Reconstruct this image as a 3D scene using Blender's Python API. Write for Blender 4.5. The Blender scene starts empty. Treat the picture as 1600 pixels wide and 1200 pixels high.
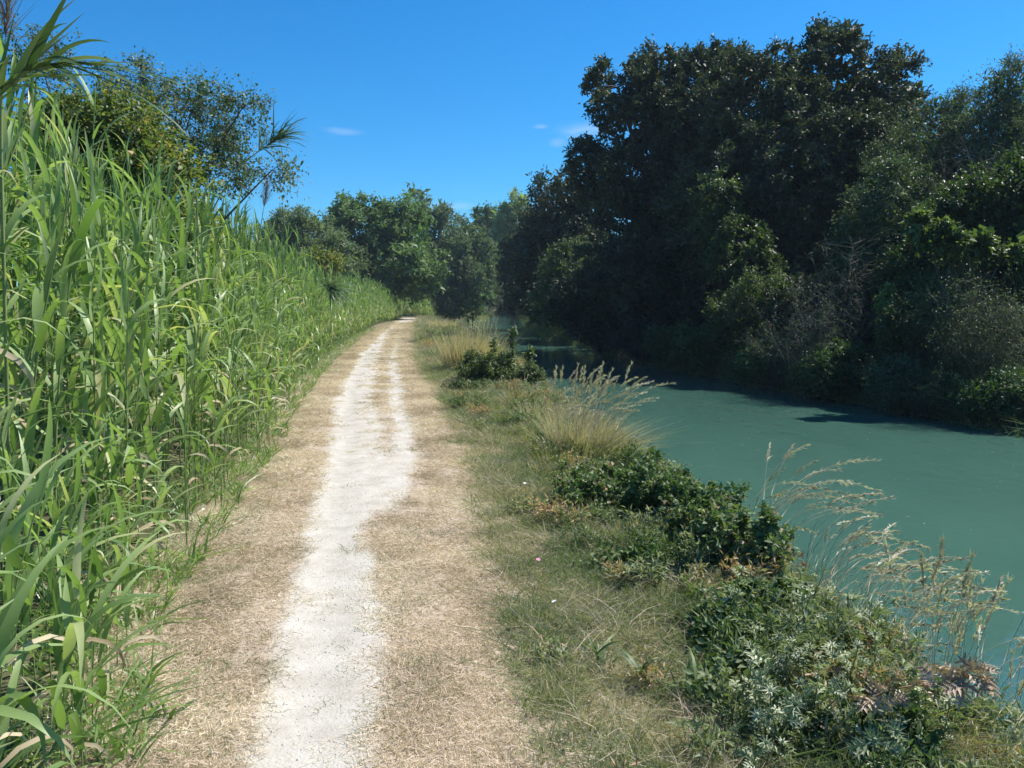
import bpy, math, random
import numpy as np
from mathutils import Vector, Matrix, Euler

R = math.radians
rng = np.random.default_rng(7)
random.seed(7)
scn = bpy.context.scene
col = scn.collection

# ------------------------------------------------------------------ camera
CAM_H, FPX, PITCH = 1.7, 1200.0, math.atan(130 / 1200)
cam_d = bpy.data.cameras.new('camera')
cam_d.sensor_width = 36.0
cam_d.lens = 27.0
cam_d.clip_start = 0.05
cam_d.clip_end = 3000
cam = bpy.data.objects.new('camera', cam_d)
cam.location = (0, 0, CAM_H)
cam.rotation_euler = (R(90) - PITCH, 0, 0)
col.objects.link(cam)
scn.camera = cam

# ------------------------------------------------------------------ sky, sun, exposure
SUN_EL, SUN_AZ = R(54), R(62)          # azimuth measured from +Y towards +X
world = bpy.data.worlds.new('World')
scn.world = world
world.use_nodes = True
wn = world.node_tree
wn.nodes.clear()
w_out = wn.nodes.new('ShaderNodeOutputWorld')
w_bg = wn.nodes.new('ShaderNodeBackground')
sky = wn.nodes.new('ShaderNodeTexSky')
sky.sky_type = 'NISHITA'
sky.sun_disc = False
sky.sun_elevation = SUN_EL
sky.sun_rotation = SUN_AZ
sky.air_density = 1.0
sky.dust_density = 0.3
sky.ozone_density = 2.5
hsv = wn.nodes.new('ShaderNodeHueSaturation')
hsv.inputs['Saturation'].default_value = 1.12
hsv.inputs['Value'].default_value = 1.0
w_bg.inputs['Strength'].default_value = 0.10
tn = wn.nodes.new('ShaderNodeMix'); tn.data_type = 'RGBA'; tn.blend_type = 'MULTIPLY'   # the deep blue the phone camera recorded
tn.inputs[0].default_value = 1.0
tn.inputs[7].default_value = (.42, .77, 1.03, 1)
wn.links.new(sky.outputs[0], tn.inputs[6])
wn.links.new(tn.outputs[2], hsv.inputs['Color'])
# three faint wisps of cloud, placed by direction in the sky
tc = wn.nodes.new('ShaderNodeTexCoord')
nz = wn.nodes.new('ShaderNodeTexNoise')
nz.inputs['Scale'].default_value = 9.0
nz.inputs['Detail'].default_value = 6.0
mp = wn.nodes.new('ShaderNodeMapping')
mp.inputs['Scale'].default_value = (1.0, 1.0, 3.5)
wn.links.new(tc.outputs['Generated'], mp.inputs['Vector'])
wn.links.new(mp.outputs[0], nz.inputs['Vector'])
def sky_dir(u, v):
    b = (v - 600) / FPX
    return Vector(((u - 800) / FPX, math.cos(PITCH) - b * math.sin(PITCH), -math.sin(PITCH) - b * math.cos(PITCH))).normalized()
prev = None
for (u, v, ru, rv, s) in ((545, 200, 50, 14, .55), (915, 205, 60, 20, .8), (872, 222, 22, 11, .5), (700, 322, 70, 10, .4), (845, 198, 18, 5, .3)):
    d = sky_dir(u, v)
    sub = wn.nodes.new('ShaderNodeVectorMath'); sub.operation = 'SUBTRACT'
    sub.inputs[1].default_value = d
    wn.links.new(tc.outputs['Generated'], sub.inputs[0])
    sc_ = wn.nodes.new('ShaderNodeVectorMath'); sc_.operation = 'MULTIPLY'
    sc_.inputs[1].default_value = (FPX / ru, FPX / ru, FPX / rv)
    wn.links.new(sub.outputs[0], sc_.inputs[0])
    ln = wn.nodes.new('ShaderNodeVectorMath'); ln.operation = 'LENGTH'
    wn.links.new(sc_.outputs[0], ln.inputs[0])
    mr = wn.nodes.new('ShaderNodeMapRange')
    mr.interpolation_type = 'SMOOTHERSTEP'
    mr.inputs['From Min'].default_value = 1.0
    mr.inputs['From Max'].default_value = 0.0
    mr.inputs['To Max'].default_value = s
    wn.links.new(ln.outputs['Value'], mr.inputs['Value'])
    if prev is None:
        prev = mr.outputs[0]
    else:
        mx = wn.nodes.new('ShaderNodeMath'); mx.operation = 'MAXIMUM'
        wn.links.new(prev, mx.inputs[0]); wn.links.new(mr.outputs[0], mx.inputs[1])
        prev = mx.outputs[0]
cr = wn.nodes.new('ShaderNodeMapRange')
cr.inputs['From Min'].default_value = .38
cr.inputs['From Max'].default_value = .66
wn.links.new(nz.outputs['Fac'], cr.inputs['Value'])
mm = wn.nodes.new('ShaderNodeMath'); mm.operation = 'MULTIPLY'
wn.links.new(prev, mm.inputs[0]); wn.links.new(cr.outputs[0], mm.inputs[1])
cmx = wn.nodes.new('ShaderNodeMix'); cmx.data_type = 'RGBA'
cmx.inputs[7].default_value = (5.5, 6.2, 7.5, 1)
wn.links.new(mm.outputs[0], cmx.inputs[0])
wn.links.new(hsv.outputs[0], cmx.inputs[6])
wn.links.new(cmx.outputs[2], w_bg.inputs['Color'])
wn.links.new(w_bg.outputs[0], w_out.inputs['Surface'])

sun_d = bpy.data.lights.new('sun', 'SUN')
sun_d.energy = 5.0
sun_d.angle = R(0.53)
sun_d.color = (1.0, 0.955, 0.88)
sun = bpy.data.objects.new('sun', sun_d)
sdir = Vector((math.sin(SUN_AZ) * math.cos(SUN_EL), math.cos(SUN_AZ) * math.cos(SUN_EL), math.sin(SUN_EL)))
sun.rotation_euler = sdir.to_track_quat('Z', 'Y').to_euler()
sun.location = (20, 5, 40)
col.objects.link(sun)

scn.view_settings.view_transform = 'Standard'
scn.view_settings.look = 'None'
scn.view_settings.exposure = 0.65
scn.view_settings.gamma = 1.0
scn.view_settings.use_curve_mapping = False
scn.cycles.use_adaptive_sampling = True
scn.cycles.adaptive_threshold = 0.02
scn.cycles.use_denoising = True
scn.cycles.max_bounces = 6
scn.cycles.diffuse_bounces = 3
scn.cycles.glossy_bounces = 3
scn.cycles.transmission_bounces = 4

# ------------------------------------------------------------------ small helpers
def at(u, v, Y):
    """point seen at a place of the photograph, Y metres away"""
    b = (v - 600) / FPX
    dy = math.cos(PITCH) - b * math.sin(PITCH)
    t = Y / dy
    return np.array(((u - 800) / FPX * t, Y, CAM_H + (-math.sin(PITCH) - b * math.cos(PITCH)) * t))

def ground_at(u, v, z=0.0):
    b = (v - 600) / FPX
    dz = -math.sin(PITCH) - b * math.cos(PITCH)
    t = (z - CAM_H) / dz
    return np.array(((u - 800) / FPX * t, (math.cos(PITCH) - b * math.sin(PITCH)) * t, z))

def tag(o, label=None, cat=None, group=None, kind=None):
    if label: o['label'] = label
    if cat: o['category'] = cat
    if group: o['group'] = group
    if kind: o['kind'] = kind
    return o

def empty(name, loc, rz=0.0):
    o = bpy.data.objects.new(name, None)
    o.empty_display_size = 0.2
    o.location = [float(c) for c in loc]
    o.rotation_euler = (0, 0, rz)
    col.objects.link(o)
    return o

def raw_mesh(name, verts, faces, tint=None, smooth=False, mat=None, extra=None):
    """verts (n,3); faces a list of arrays, each (m,k)"""
    me = bpy.data.meshes.new(name)
    verts = np.ascontiguousarray(verts, np.float32)
    if isinstance(faces, np.ndarray): faces = [faces]
    faces = [np.asarray(f, np.int32) for f in faces if len(f)]
    loops = np.concatenate([f.ravel() for f in faces]) if faces else np.zeros(0, np.int32)
    sizes = np.concatenate([np.full(len(f), f.shape[1], np.int32) for f in faces]) if faces else np.zeros(0, np.int32)
    starts = np.concatenate([[0], np.cumsum(sizes)[:-1]]).astype(np.int32) if len(sizes) else sizes
    me.vertices.add(len(verts)); me.vertices.foreach_set('co', verts.ravel())
    me.loops.add(len(loops)); me.loops.foreach_set('vertex_index', loops.astype(np.int32))
    me.polygons.add(len(sizes)); me.polygons.foreach_set('loop_start', starts)
    me.update(calc_edges=True)
    if tint is not None:
        a = me.attributes.new('tint', 'FLOAT', 'POINT')
        a.data.foreach_set('value', np.ascontiguousarray(tint, np.float32))
    for k, arr in (extra or {}).items():
        a = me.attributes.new(k, 'FLOAT', 'POINT')
        a.data.foreach_set('value', np.ascontiguousarray(arr, np.float32))
    if smooth and len(sizes):
        me.polygons.foreach_set('use_smooth', np.ones(len(sizes), bool))
    if mat: me.materials.append(mat)
    me.update()
    return me

def link(name, me, parent=None):
    o = bpy.data.objects.new(name, me)
    col.objects.link(o)
    if parent: o.parent = parent
    return o

class Acc:
    """collects pieces of geometry for one mesh"""
    def __init__(self): self.v, self.f, self.t, self.n = [], {}, [], 0
    def add(self, v, f, t):
        v = np.asarray(v, float).reshape(-1, 3)
        for ff in (f if isinstance(f, list) else [f]):
            if len(ff): self.f.setdefault(ff.shape[1], []).append(np.asarray(ff) + self.n)
        self.v.append(v)
        self.t.append(np.broadcast_to(np.asarray(t, float), (len(v),)) if np.ndim(t) == 0 else np.asarray(t, float))
        self.n += len(v)
    def mesh(self, name, mat, smooth=False):
        return raw_mesh(name, np.concatenate(self.v), [np.concatenate(x) for x in self.f.values()], np.concatenate(self.t), smooth, mat)

def unit(a): return a / np.maximum(np.linalg.norm(a, axis=-1, keepdims=True), 1e-9)

def frame(d):
    """two unit vectors square to each direction d (n,3)"""
    up = np.where(np.abs(d[:, 2:3]) > .93, np.array([[1., 0, 0]]), np.array([[0, 0, 1.]]))
    s = unit(np.cross(d, up))
    return s, np.cross(s, d)

def tube(pts, rad, k=5):
    pts = np.asarray(pts, float); n = len(pts)
    d = np.gradient(pts, axis=0); d = unit(d)
    s, u = frame(d)
    a = np.arange(k) * 2 * math.pi / k
    rad = np.broadcast_to(rad, (n,))
    ring = s[:, None] * np.cos(a)[None, :, None] + u[:, None] * np.sin(a)[None, :, None]
    v = (pts[:, None] + ring * rad[:, None, None]).reshape(-1, 3)
    i = np.arange(n - 1)[:, None] * k; j = np.arange(k)[None]; j2 = (j + 1) % k
    f = np.stack([i + j, i + j2, i + k + j2, i + k + j], -1).reshape(-1, 4)
    return v, f

def bez(p0, p1, p2, n):
    t = np.linspace(0, 1, n)[:, None]
    return (1 - t) ** 2 * p0 + 2 * t * (1 - t) * p1 + t * t * p2

def leaves(pos, d, nrm, L, W, fold=.22, shape=.42):
    """rhombic folded leaves; pos,d,nrm (n,3), L,W (n,)"""
    n = len(pos)
    d = unit(d); s = unit(np.cross(d, nrm)); u = np.cross(s, d)
    L = np.broadcast_to(L, (n,))[:, None]; W = np.broadcast_to(W, (n,))[:, None]
    mid = pos + d * L * shape
    tip = pos + d * L - u * L * .12
    a = mid + s * W / 2 + u * W * fold
    b = mid - s * W / 2 + u * W * fold
    v = np.stack([pos, a, tip, b], 1).reshape(-1, 3)
    i = np.arange(n)[:, None] * 4
    return v, np.concatenate([i + np.array([[0, 1, 2]]), i + np.array([[0, 2, 3]])])

def ribbons(pos, d0, bend, L, W, segs=3, nrm=None, tipw=0.0):
    """tapering grass blades (n) starting along d0 and bending along `bend` (n,3)"""
    n = len(pos)
    t = np.linspace(0, 1, segs + 1)
    L = np.broadcast_to(L, (n,)); W = np.broadcast_to(W, (n,))
    p = pos[:, None] + (d0[:, None] * t[None, :, None] + bend[:, None] * (t ** 2)[None, :, None]) * L[:, None, None]
    if nrm is None: nrm = unit(rng.normal(size=(n, 3)))
    s = unit(np.cross(d0 + bend * .5, nrm))
    w = (1 - (1 - tipw) * t ** 1.6)[None, :, None] * W[:, None, None] / 2
    a = p + s[:, None] * w; b = p - s[:, None] * w
    v = np.stack([a, b], 2).reshape(-1, 3)
    base = (np.arange(n) * 2 * (segs + 1))[:, None, None]
    k = (np.arange(segs) * 2)[None, :, None]
    f = (base + k + np.array([0, 1, 3, 2])[None, None]).reshape(-1, 4)
    return v, f

def prisms(p0, p1, r0, r1):
    """thin three-sided twigs between point arrays"""
    d = unit(p1 - p0); s, u = frame(d); n = len(p0)
    a = np.arange(3) * 2 * math.pi / 3
    ring = s[:, None] * np.cos(a)[None, :, None] + u[:, None] * np.sin(a)[None, :, None]
    r0 = np.broadcast_to(r0, (n,))[:, None, None]; r1 = np.broadcast_to(r1, (n,))[:, None, None]
    v = np.concatenate([p0[:, None] + ring * r0, p1[:, None] + ring * r1], 1).reshape(-1, 3)
    i = (np.arange(n) * 6)[:, None, None]
    q = np.array([[0, 1, 4, 3], [1, 2, 5, 4], [2, 0, 3, 5]])[None]
    return v, (i + q).reshape(-1, 4)

def vnoise(x, y, s=1.0, seed=0):
    """smooth value noise in 0..1"""
    x = np.asarray(x, float) / s; y = np.asarray(y, float) / s
    xi = np.floor(x).astype(np.int64); yi = np.floor(y).astype(np.int64)
    fx = x - xi; fy = y - yi; fx = fx * fx * (3 - 2 * fx); fy = fy * fy * (3 - 2 * fy)
    def h(a, b):
        n = (a * 374761393 + b * 668265263 + seed * 1442695041) & 0x7fffffff
        n = ((n ^ (n >> 13)) * 1274126177) & 0x7fffffff
        return ((n ^ (n >> 16)) & 0xffff) / 65535.0
    return (h(xi, yi) * (1 - fx) + h(xi + 1, yi) * fx) * (1 - fy) + (h(xi, yi + 1) * (1 - fx) + h(xi + 1, yi + 1) * fx) * fy

# ------------------------------------------------------------------ materials
def new_mat(name):
    m = bpy.data.materials.new(name); m.use_nodes = True
    n = m.node_tree; n.nodes.clear()
    return m, n, n.nodes.new('ShaderNodeOutputMaterial')

def ramp(n, stops):
    r = n.nodes.new('ShaderNodeValToRGB')
    e = r.color_ramp.elements
    while len(e) < len(stops): e.new(.5)
    for el, (p, c) in zip(e, stops):
        el.position = p; el.color = (*c, 1)
    return r

def leaf_mat(name, stops, trans=.35, rough=.45, spec=.4, src='tint', tcol=1.6):
    """leaf blades: gloss over a mix of diffuse and translucent"""
    m, n, out = new_mat(name)
    if src == 'tint':
        a = n.nodes.new('ShaderNodeAttribute'); a.attribute_name = 'tint'; fac = a.outputs['Fac']
    elif src == 'object':
        a = n.nodes.new('ShaderNodeObjectInfo'); fac = a.outputs['Random']
    else:                                   # instancer tint plus blade tint
        a = n.nodes.new('ShaderNodeAttribute'); a.attribute_name = 'tint'
        b = n.nodes.new('ShaderNodeAttribute'); b.attribute_type = 'INSTANCER'; b.attribute_name = 'itint'
        ad = n.nodes.new('ShaderNodeMath'); ad.operation = 'MULTIPLY_ADD'
        ad.inputs[1].default_value = .45
        n.links.new(a.outputs['Fac'], ad.inputs[0]); n.links.new(b.outputs['Fac'], ad.inputs[2])
        fac = ad.outputs[0]
    r = ramp(n, stops)
    n.links.new(fac, r.inputs[0])
    p = n.nodes.new('ShaderNodeBsdfPrincipled')
    p.inputs['Roughness'].default_value = rough
    p.inputs['Specular IOR Level'].default_value = spec
    n.links.new(r.outputs[0], p.inputs['Base Color'])
    t = n.nodes.new('ShaderNodeBsdfTranslucent')
    h = n.nodes.new('ShaderNodeMix'); h.data_type = 'RGBA'; h.blend_type = 'MULTIPLY'
    h.inputs[0].default_value = 1.0
    h.inputs[7].default_value = (tcol * .95, tcol * 1.1, tcol * .45, 1)
    n.links.new(r.outputs[0], h.inputs[6]); n.links.new(h.outputs[2], t.inputs['Color'])
    mx = n.nodes.new('ShaderNodeMixShader'); mx.inputs[0].default_value = trans
    n.links.new(p.outputs[0], mx.inputs[1]); n.links.new(t.outputs[0], mx.inputs[2])
    n.links.new(mx.outputs[0], out.inputs['Surface'])
    return m

def bark_mat(name, c1, c2, scale=9, rough=.9):
    m, n, out = new_mat(name)
    p = n.nodes.new('ShaderNodeBsdfPrincipled'); p.inputs['Roughness'].default_value = rough
    t = n.nodes.new('ShaderNodeTexCoord'); mp = n.nodes.new('ShaderNodeMapping')
    mp.inputs['Scale'].default_value = (1, 1, .3)
    z = n.nodes.new('ShaderNodeTexNoise'); z.inputs['Scale'].default_value = scale; z.inputs['Detail'].default_value = 6
    n.links.new(t.outputs['Object'], mp.inputs[0]); n.links.new(mp.outputs[0], z.inputs['Vector'])
    r = ramp(n, ((.3, c1), (.7, c2)))
    n.links.new(z.outputs['Fac'], r.inputs[0]); n.links.new(r.outputs[0], p.inputs['Base Color'])
    b = n.nodes.new('ShaderNodeBump'); b.inputs['Strength'].default_value = .6; b.inputs['Distance'].default_value = .02
    n.links.new(z.outputs['Fac'], b.inputs['Height']); n.links.new(b.outputs[0], p.inputs['Normal'])
    n.links.new(p.outputs[0], out.inputs['Surface'])
    return m

M = {}
M['reed_leaf'] = leaf_mat('reed_leaf_green', ((0, (.10, .17, .05)), (.45, (.2, .29, .10)), (.85, (.31, .40, .17)), (1, (.5, .46, .26))), .36, .44, .45, 'object', 1.5)
M['reed_mass'] = leaf_mat('reed_mass_green', ((0, (.11, .18, .05)), (.5, (.2, .29, .1)), (.9, (.3, .38, .16)), (1, (.45, .4, .24))), .36, .4, .5, 'tint', 1.5)
M['reed_dry'] = leaf_mat('reed_leaf_dry', ((0, (.36, .28, .17)), (1, (.55, .47, .33))), .25, .7, .2, 'object', 1.2)
M['reed_stalk'] = bark_mat('reed_stalk', (.13, .2, .06), (.24, .28, .1), 4, .5)
M['plume'] = leaf_mat('reed_plume', ((0, (.1, .07, .09)), (1, (.24, .18, .17))), .3, .8, .2)
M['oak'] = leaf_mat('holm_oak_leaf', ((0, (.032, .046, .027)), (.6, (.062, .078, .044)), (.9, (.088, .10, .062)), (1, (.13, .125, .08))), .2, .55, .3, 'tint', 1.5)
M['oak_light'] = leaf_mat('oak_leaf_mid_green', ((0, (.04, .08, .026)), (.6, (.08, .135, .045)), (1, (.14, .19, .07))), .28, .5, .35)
M['gray_tree'] = leaf_mat('grey_green_leaf', ((0, (.06, .09, .045)), (.6, (.115, .15, .08)), (1, (.2, .23, .13))), .25, .55, .3)
M['far_oak'] = leaf_mat('sun_brightened_oak_leaf', ((0, (.09, .14, .06)), (.6, (.14, .21, .09)), (1, (.2, .27, .12))), .36, .55, .3, 'tint', 1.4)  # far-tree copy of the oak leaf, sunlight painted in with paler greens
M['far_grey'] = leaf_mat('sun_brightened_grey_green_leaf', ((0, (.09, .125, .07)), (.6, (.15, .19, .11)), (1, (.22, .25, .16))), .34, .55, .3, 'tint', 1.3)  # grey-green leaf again, raised in colour to paint sun on far crowns
M['pine'] = leaf_mat('pine_needle', ((0, (.05, .1, .025)), (.6, (.09, .15, .04)), (1, (.16, .21, .07))), .25, .55, .3)
M['poplar'] = leaf_mat('pale_poplar_leaf', ((0, (.13, .19, .07)), (1, (.27, .32, .14))), .35, .5, .3)
M['bright'] = leaf_mat('bright_shrub_leaf', ((0, (.035, .06, .02)), (.6, (.06, .09, .03)), (1, (.13, .17, .06))), .38, .45, .4)
M['vine'] = leaf_mat('yellow_green_vine_leaf', ((0, (.07, .1, .025)), (.55, (.14, .175, .05)), (.9, (.23, .25, .075)), (1, (.34, .22, .09))), .35, .5, .35)
M['hack'] = leaf_mat('hackberry_leaf', ((0, (.045, .08, .035)), (.7, (.09, .135, .055)), (1, (.2, .16, .08))), .35, .45, .4)
M['bush'] = leaf_mat('privet_leaf', ((0, (.045, .075, .03)), (.6, (.085, .12, .045)), (1, (.16, .19, .08))), .28, .5, .35)
M['ivy'] = leaf_mat('bramble_leaf', ((0, (.06, .10, .035)), (.55, (.115, .17, .065)), (.88, (.21, .26, .13)), (1, (.38, .25, .16))), .25, .55, .3)
M['eryngo'] = leaf_mat('eryngo_leaf', ((0, (.15, .19, .09)), (.6, (.28, .33, .18)), (1, (.52, .54, .38))), .2, .5, .35, 'object', 1.2)
M['herb'] = leaf_mat('herb_leaf', ((0, (.05, .1, .03)), (.6, (.09, .155, .045)), (1, (.17, .2, .08))), .3, .5, .35, 'object', 1.4)
M['green_grass'] = leaf_mat('green_grass_blade', ((0, (.08, .13, .05)), (.5, (.15, .2, .085)), (.8, (.25, .26, .13)), (1, (.42, .36, .23))), .3, .55, .3, 'inst', 1.4)
M['dry_grass'] = leaf_mat('dry_grass_blade', ((0, (.26, .22, .13)), (.3, (.52, .41, .31)), (.6, (.71, .575, .455)), (1, (.84, .73, .6))), .2, .7, .2, 'inst', 1.1)
M['straw'] = leaf_mat('straw_blade', ((0, (.26, .24, .12)), (.5, (.46, .39, .24)), (1, (.66, .57, .4))), .25, .6, .25, 'tint', 1.2)
M['gold'] = leaf_mat('golden_grass_blade', ((0, (.36, .29, .17)), (.5, (.55, .45, .3)), (1, (.74, .63, .46))), .3, .6, .25, 'tint', 1.2)
M['strawgreen'] = leaf_mat('straw_green_blade', ((0, (.12, .16, .05)), (.5, (.26, .27, .11)), (1, (.52, .45, .25))), .3, .55, .3, 'tint', 1.3)
M['seed'] = leaf_mat('grass_seed_head', ((0, (.46, .39, .27)), (1, (.78, .7, .55))), .25, .6, .25, 'object', 1.1)
M['deadleaf'] = leaf_mat('dead_brown_leaf', ((0, (.3, .2, .14)), (.6, (.45, .33, .24)), (1, (.62, .5, .4))), .15, .6, .3, 'object', 1.1)
M['deadhead'] = leaf_mat('dead_brown_flower_head', ((0, (.24, .16, .07)), (1, (.42, .3, .15))), .15, .7, .2, 'object', 1.1)
M['petal_white'] = leaf_mat('white_petal', ((0, (.75, .73, .7)), (1, (.82, .8, .8))), .2, .6, .2, 'object', 1.0)
M['petal_pink'] = leaf_mat('pink_petal', ((0, (.6, .2, .35)), (1, (.7, .3, .42))), .2, .6, .2, 'object', 1.0)
M['bark'] = bark_mat('grey_bark', (.05, .042, .034), (.14, .12, .1))
M['twig'] = bark_mat('pale_dead_twig', (.085, .075, .045), (.2, .18, .125))
M['greenstem'] = bark_mat('green_stem', (.12, .16, .06), (.22, .26, .12), 6, .6)
M['strawstem'] = bark_mat('straw_stem', (.4, .33, .2), (.58, .5, .34), 6, .6)
M['broom'] = leaf_mat('broom_rod', ((0, (.05, .06, .025)), (1, (.14, .135, .065))), .1, .6, .3)

def ground_mat():
    m, n, out = new_mat('dry_ground')
    L = n.links.new
    p = n.nodes.new('ShaderNodeBsdfPrincipled'); p.inputs['Roughness'].default_value = .95
    p.inputs['Specular IOR Level'].default_value = .15
    tc = n.nodes.new('ShaderNodeTexCoord')
    def noise(s, d=5, r=.6):
        z = n.nodes.new('ShaderNodeTexNoise'); z.inputs['Scale'].default_value = s; z.inputs['Detail'].default_value = d
        z.inputs['Roughness'].default_value = r
        L(tc.outputs['Object'], z.inputs['Vector']); return z.outputs['Fac']
    a, b, c = noise(1.3), noise(14, 6, .7), noise(70, 4, .7)
    r1 = ramp(n, ((.3, (.25, .195, .14)), (.5, (.42, .34, .265)), (.68, (.56, .475, .38))))
    L(b, r1.inputs[0])
    r2 = ramp(n, ((.35, (.55, .55, .5)), (.65, (1.15, 1.12, 1.1))))
    L(c, r2.inputs[0])
    mx = n.nodes.new('ShaderNodeMix'); mx.data_type = 'RGBA'; mx.blend_type = 'MULTIPLY'; mx.inputs[0].default_value = .8
    L(r1.outputs[0], mx.inputs[6]); L(r2.outputs[0], mx.inputs[7])
    # under the living plants the ground turns a darker olive brown
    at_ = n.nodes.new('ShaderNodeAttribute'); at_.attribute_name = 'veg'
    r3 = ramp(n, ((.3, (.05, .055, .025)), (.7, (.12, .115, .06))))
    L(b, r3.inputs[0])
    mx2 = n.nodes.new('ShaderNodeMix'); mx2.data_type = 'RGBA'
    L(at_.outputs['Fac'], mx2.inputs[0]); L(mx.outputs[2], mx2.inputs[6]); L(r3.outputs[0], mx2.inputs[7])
    L(mx2.outputs[2], p.inputs['Base Color'])
    bm = n.nodes.new('ShaderNodeBump'); bm.inputs['Strength'].default_value = .7; bm.inputs['Distance'].default_value = .015
    ad = n.nodes.new('ShaderNodeMath'); ad.operation = 'ADD'; L(b, ad.inputs[0]); L(c, ad.inputs[1])
    L(ad.outputs[0], bm.inputs['Height']); L(bm.outputs[0], p.inputs['Normal'])
    L(p.outputs[0], out.inputs['Surface'])
    return m

def gravel_mat():
    m, n, out = new_mat('pale_limestone_gravel')
    L = n.links.new
    p = n.nodes.new('ShaderNodeBsdfPrincipled'); p.inputs['Roughness'].default_value = .95
    p.inputs['Specular IOR Level'].default_value = .15
    tc = n.nodes.new('ShaderNodeTexCoord')
    def noise(s, d=5, r=.6):
        z = n.nodes.new('ShaderNodeTexNoise'); z.inputs['Scale'].default_value = s; z.inputs['Detail'].default_value = d
        z.inputs['Roughness'].default_value = r
        L(tc.outputs['Object'], z.inputs['Vector']); return z.outputs['Fac']
    vo = n.nodes.new('ShaderNodeTexVoronoi'); vo.inputs['Scale'].default_value = 75
    L(tc.outputs['Object'], vo.inputs['Vector'])
    f1, f2 = noise(5, 6, .65), noise(42, 5, .75)
    r = ramp(n, ((.34, (.40, .365, .31)), (.5, (.465, .43, .375)), (.66, (.52, .49, .435))))
    L(f1, r.inputs[0])
    r2 = ramp(n, ((.30, (.62, .58, .52)), (.42, (.95, .94, .93)), (1, (1.04, 1.04, 1.04))))
    L(f2, r2.inputs[0])
    mx = n.nodes.new('ShaderNodeMix'); mx.data_type = 'RGBA'; mx.blend_type = 'MULTIPLY'; mx.inputs[0].default_value = 1
    L(r.outputs[0], mx.inputs[6]); L(r2.outputs[0], mx.inputs[7])
    # straw and dirt between and beside the wheel tracks
    b, c = noise(14, 6, .7), noise(70, 4, .7)
    r1 = ramp(n, ((.3, (.25, .195, .14)), (.5, (.42, .34, .265)), (.68, (.56, .475, .38))))
    L(b, r1.inputs[0])
    r4 = ramp(n, ((.35, (.55, .55, .5)), (.65, (1.15, 1.12, 1.1))))
    L(c, r4.inputs[0])
    m1 = n.nodes.new('ShaderNodeMix'); m1.data_type = 'RGBA'; m1.blend_type = 'MULTIPLY'; m1.inputs[0].default_value = .8
    L(r1.outputs[0], m1.inputs[6]); L(r4.outputs[0], m1.inputs[7])
    at_ = n.nodes.new('ShaderNodeAttribute'); at_.attribute_name = 'gravel'
    z2 = noise(9, 8, .8)
    s = n.nodes.new('ShaderNodeMath'); s.operation = 'MULTIPLY_ADD'; s.inputs[1].default_value = 1.5; s.inputs[2].default_value = -.75
    L(z2, s.inputs[0])
    s.inputs[1].default_value = 1.1; s.inputs[2].default_value = -.55
    s2 = n.nodes.new('ShaderNodeMath'); s2.operation = 'ADD'; L(s.outputs[0], s2.inputs[0]); L(at_.outputs['Fac'], s2.inputs[1])
    mr = n.nodes.new('ShaderNodeMapRange'); mr.inputs['From Min'].default_value = .22; mr.inputs['From Max'].default_value = .78
    L(s2.outputs[0], mr.inputs['Value'])
    m2 = n.nodes.new('ShaderNodeMix'); m2.data_type = 'RGBA'
    L(mr.outputs[0], m2.inputs[0]); L(m1.outputs[2], m2.inputs[6]); L(mx.outputs[2], m2.inputs[7])
    L(m2.outputs[2], p.inputs['Base Color'])
    bm = n.nodes.new('ShaderNodeBump'); bm.inputs['Strength'].default_value = .35; bm.inputs['Distance'].default_value = .006
    ad = n.nodes.new('ShaderNodeMath'); ad.operation = 'ADD'; L(f2, ad.inputs[0]); L(vo.outputs['Distance'], ad.inputs[1])
    L(ad.outputs[0], bm.inputs['Height']); L(bm.outputs[0], p.inputs['Normal'])
    L(p.outputs[0], out.inputs['Surface'])
    return m

def water_mat():
    m, n, out = new_mat('milky_canal_water')
    L = n.links.new
    p = n.nodes.new('ShaderNodeBsdfPrincipled')
    p.inputs['Base Color'].default_value = (.05, .2, .165, 1)
    p.inputs['Roughness'].default_value = .08
    p.inputs['IOR'].default_value = 1.33
    p.inputs['Subsurface Weight'].default_value = 1.0
    p.inputs['Subsurface Radius'].default_value = (.5, 1.0, 1.0)
    p.inputs['Subsurface Scale'].default_value = .4
    tc = n.nodes.new('ShaderNodeTexCoord'); mp = n.nodes.new('ShaderNodeMapping')
    mp.inputs['Rotation'].default_value = (0, 0, R(-8))
    mp.inputs['Scale'].default_value = (1, .55, 1)
    L(tc.outputs['Object'], mp.inputs[0])
    z = n.nodes.new('ShaderNodeTexNoise'); z.inputs['Scale'].default_value = 2.2; z.inputs['Detail'].default_value = 4
    z.inputs['Distortion'].default_value = .8
    z2 = n.nodes.new('ShaderNodeTexNoise'); z2.inputs['Scale'].default_value = 11; z2.inputs['Detail'].default_value = 3
    L(mp.outputs[0], z.inputs['Vector']); L(mp.outputs[0], z2.inputs['Vector'])
    a = n.nodes.new('ShaderNodeMath'); a.operation = 'MULTIPLY_ADD'; a.inputs[1].default_value = .18
    L(z2.outputs['Fac'], a.inputs[0]); L(z.outputs['Fac'], a.inputs[2])
    b = n.nodes.new('ShaderNodeBump'); b.inputs['Strength'].default_value = .3; b.inputs['Distance'].default_value = .05
    L(a.outputs[0], b.inputs['Height']); L(b.outputs[0], p.inputs['Normal'])
    # slow drifts of silt vary the colour a little
    z3 = n.nodes.new('ShaderNodeTexNoise'); z3.inputs['Scale'].default_value = .35; z3.inputs['Detail'].default_value = 4
    L(mp.outputs[0], z3.inputs['Vector'])
    r = ramp(n, ((.3, (.044, .106, .082)), (.7, (.053, .124, .094))))
    L(z3.outputs['Fac'], r.inputs[0]); L(r.outputs[0], p.inputs['Base Color'])
    L(p.outputs[0], out.inputs['Surface'])
    return m
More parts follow.
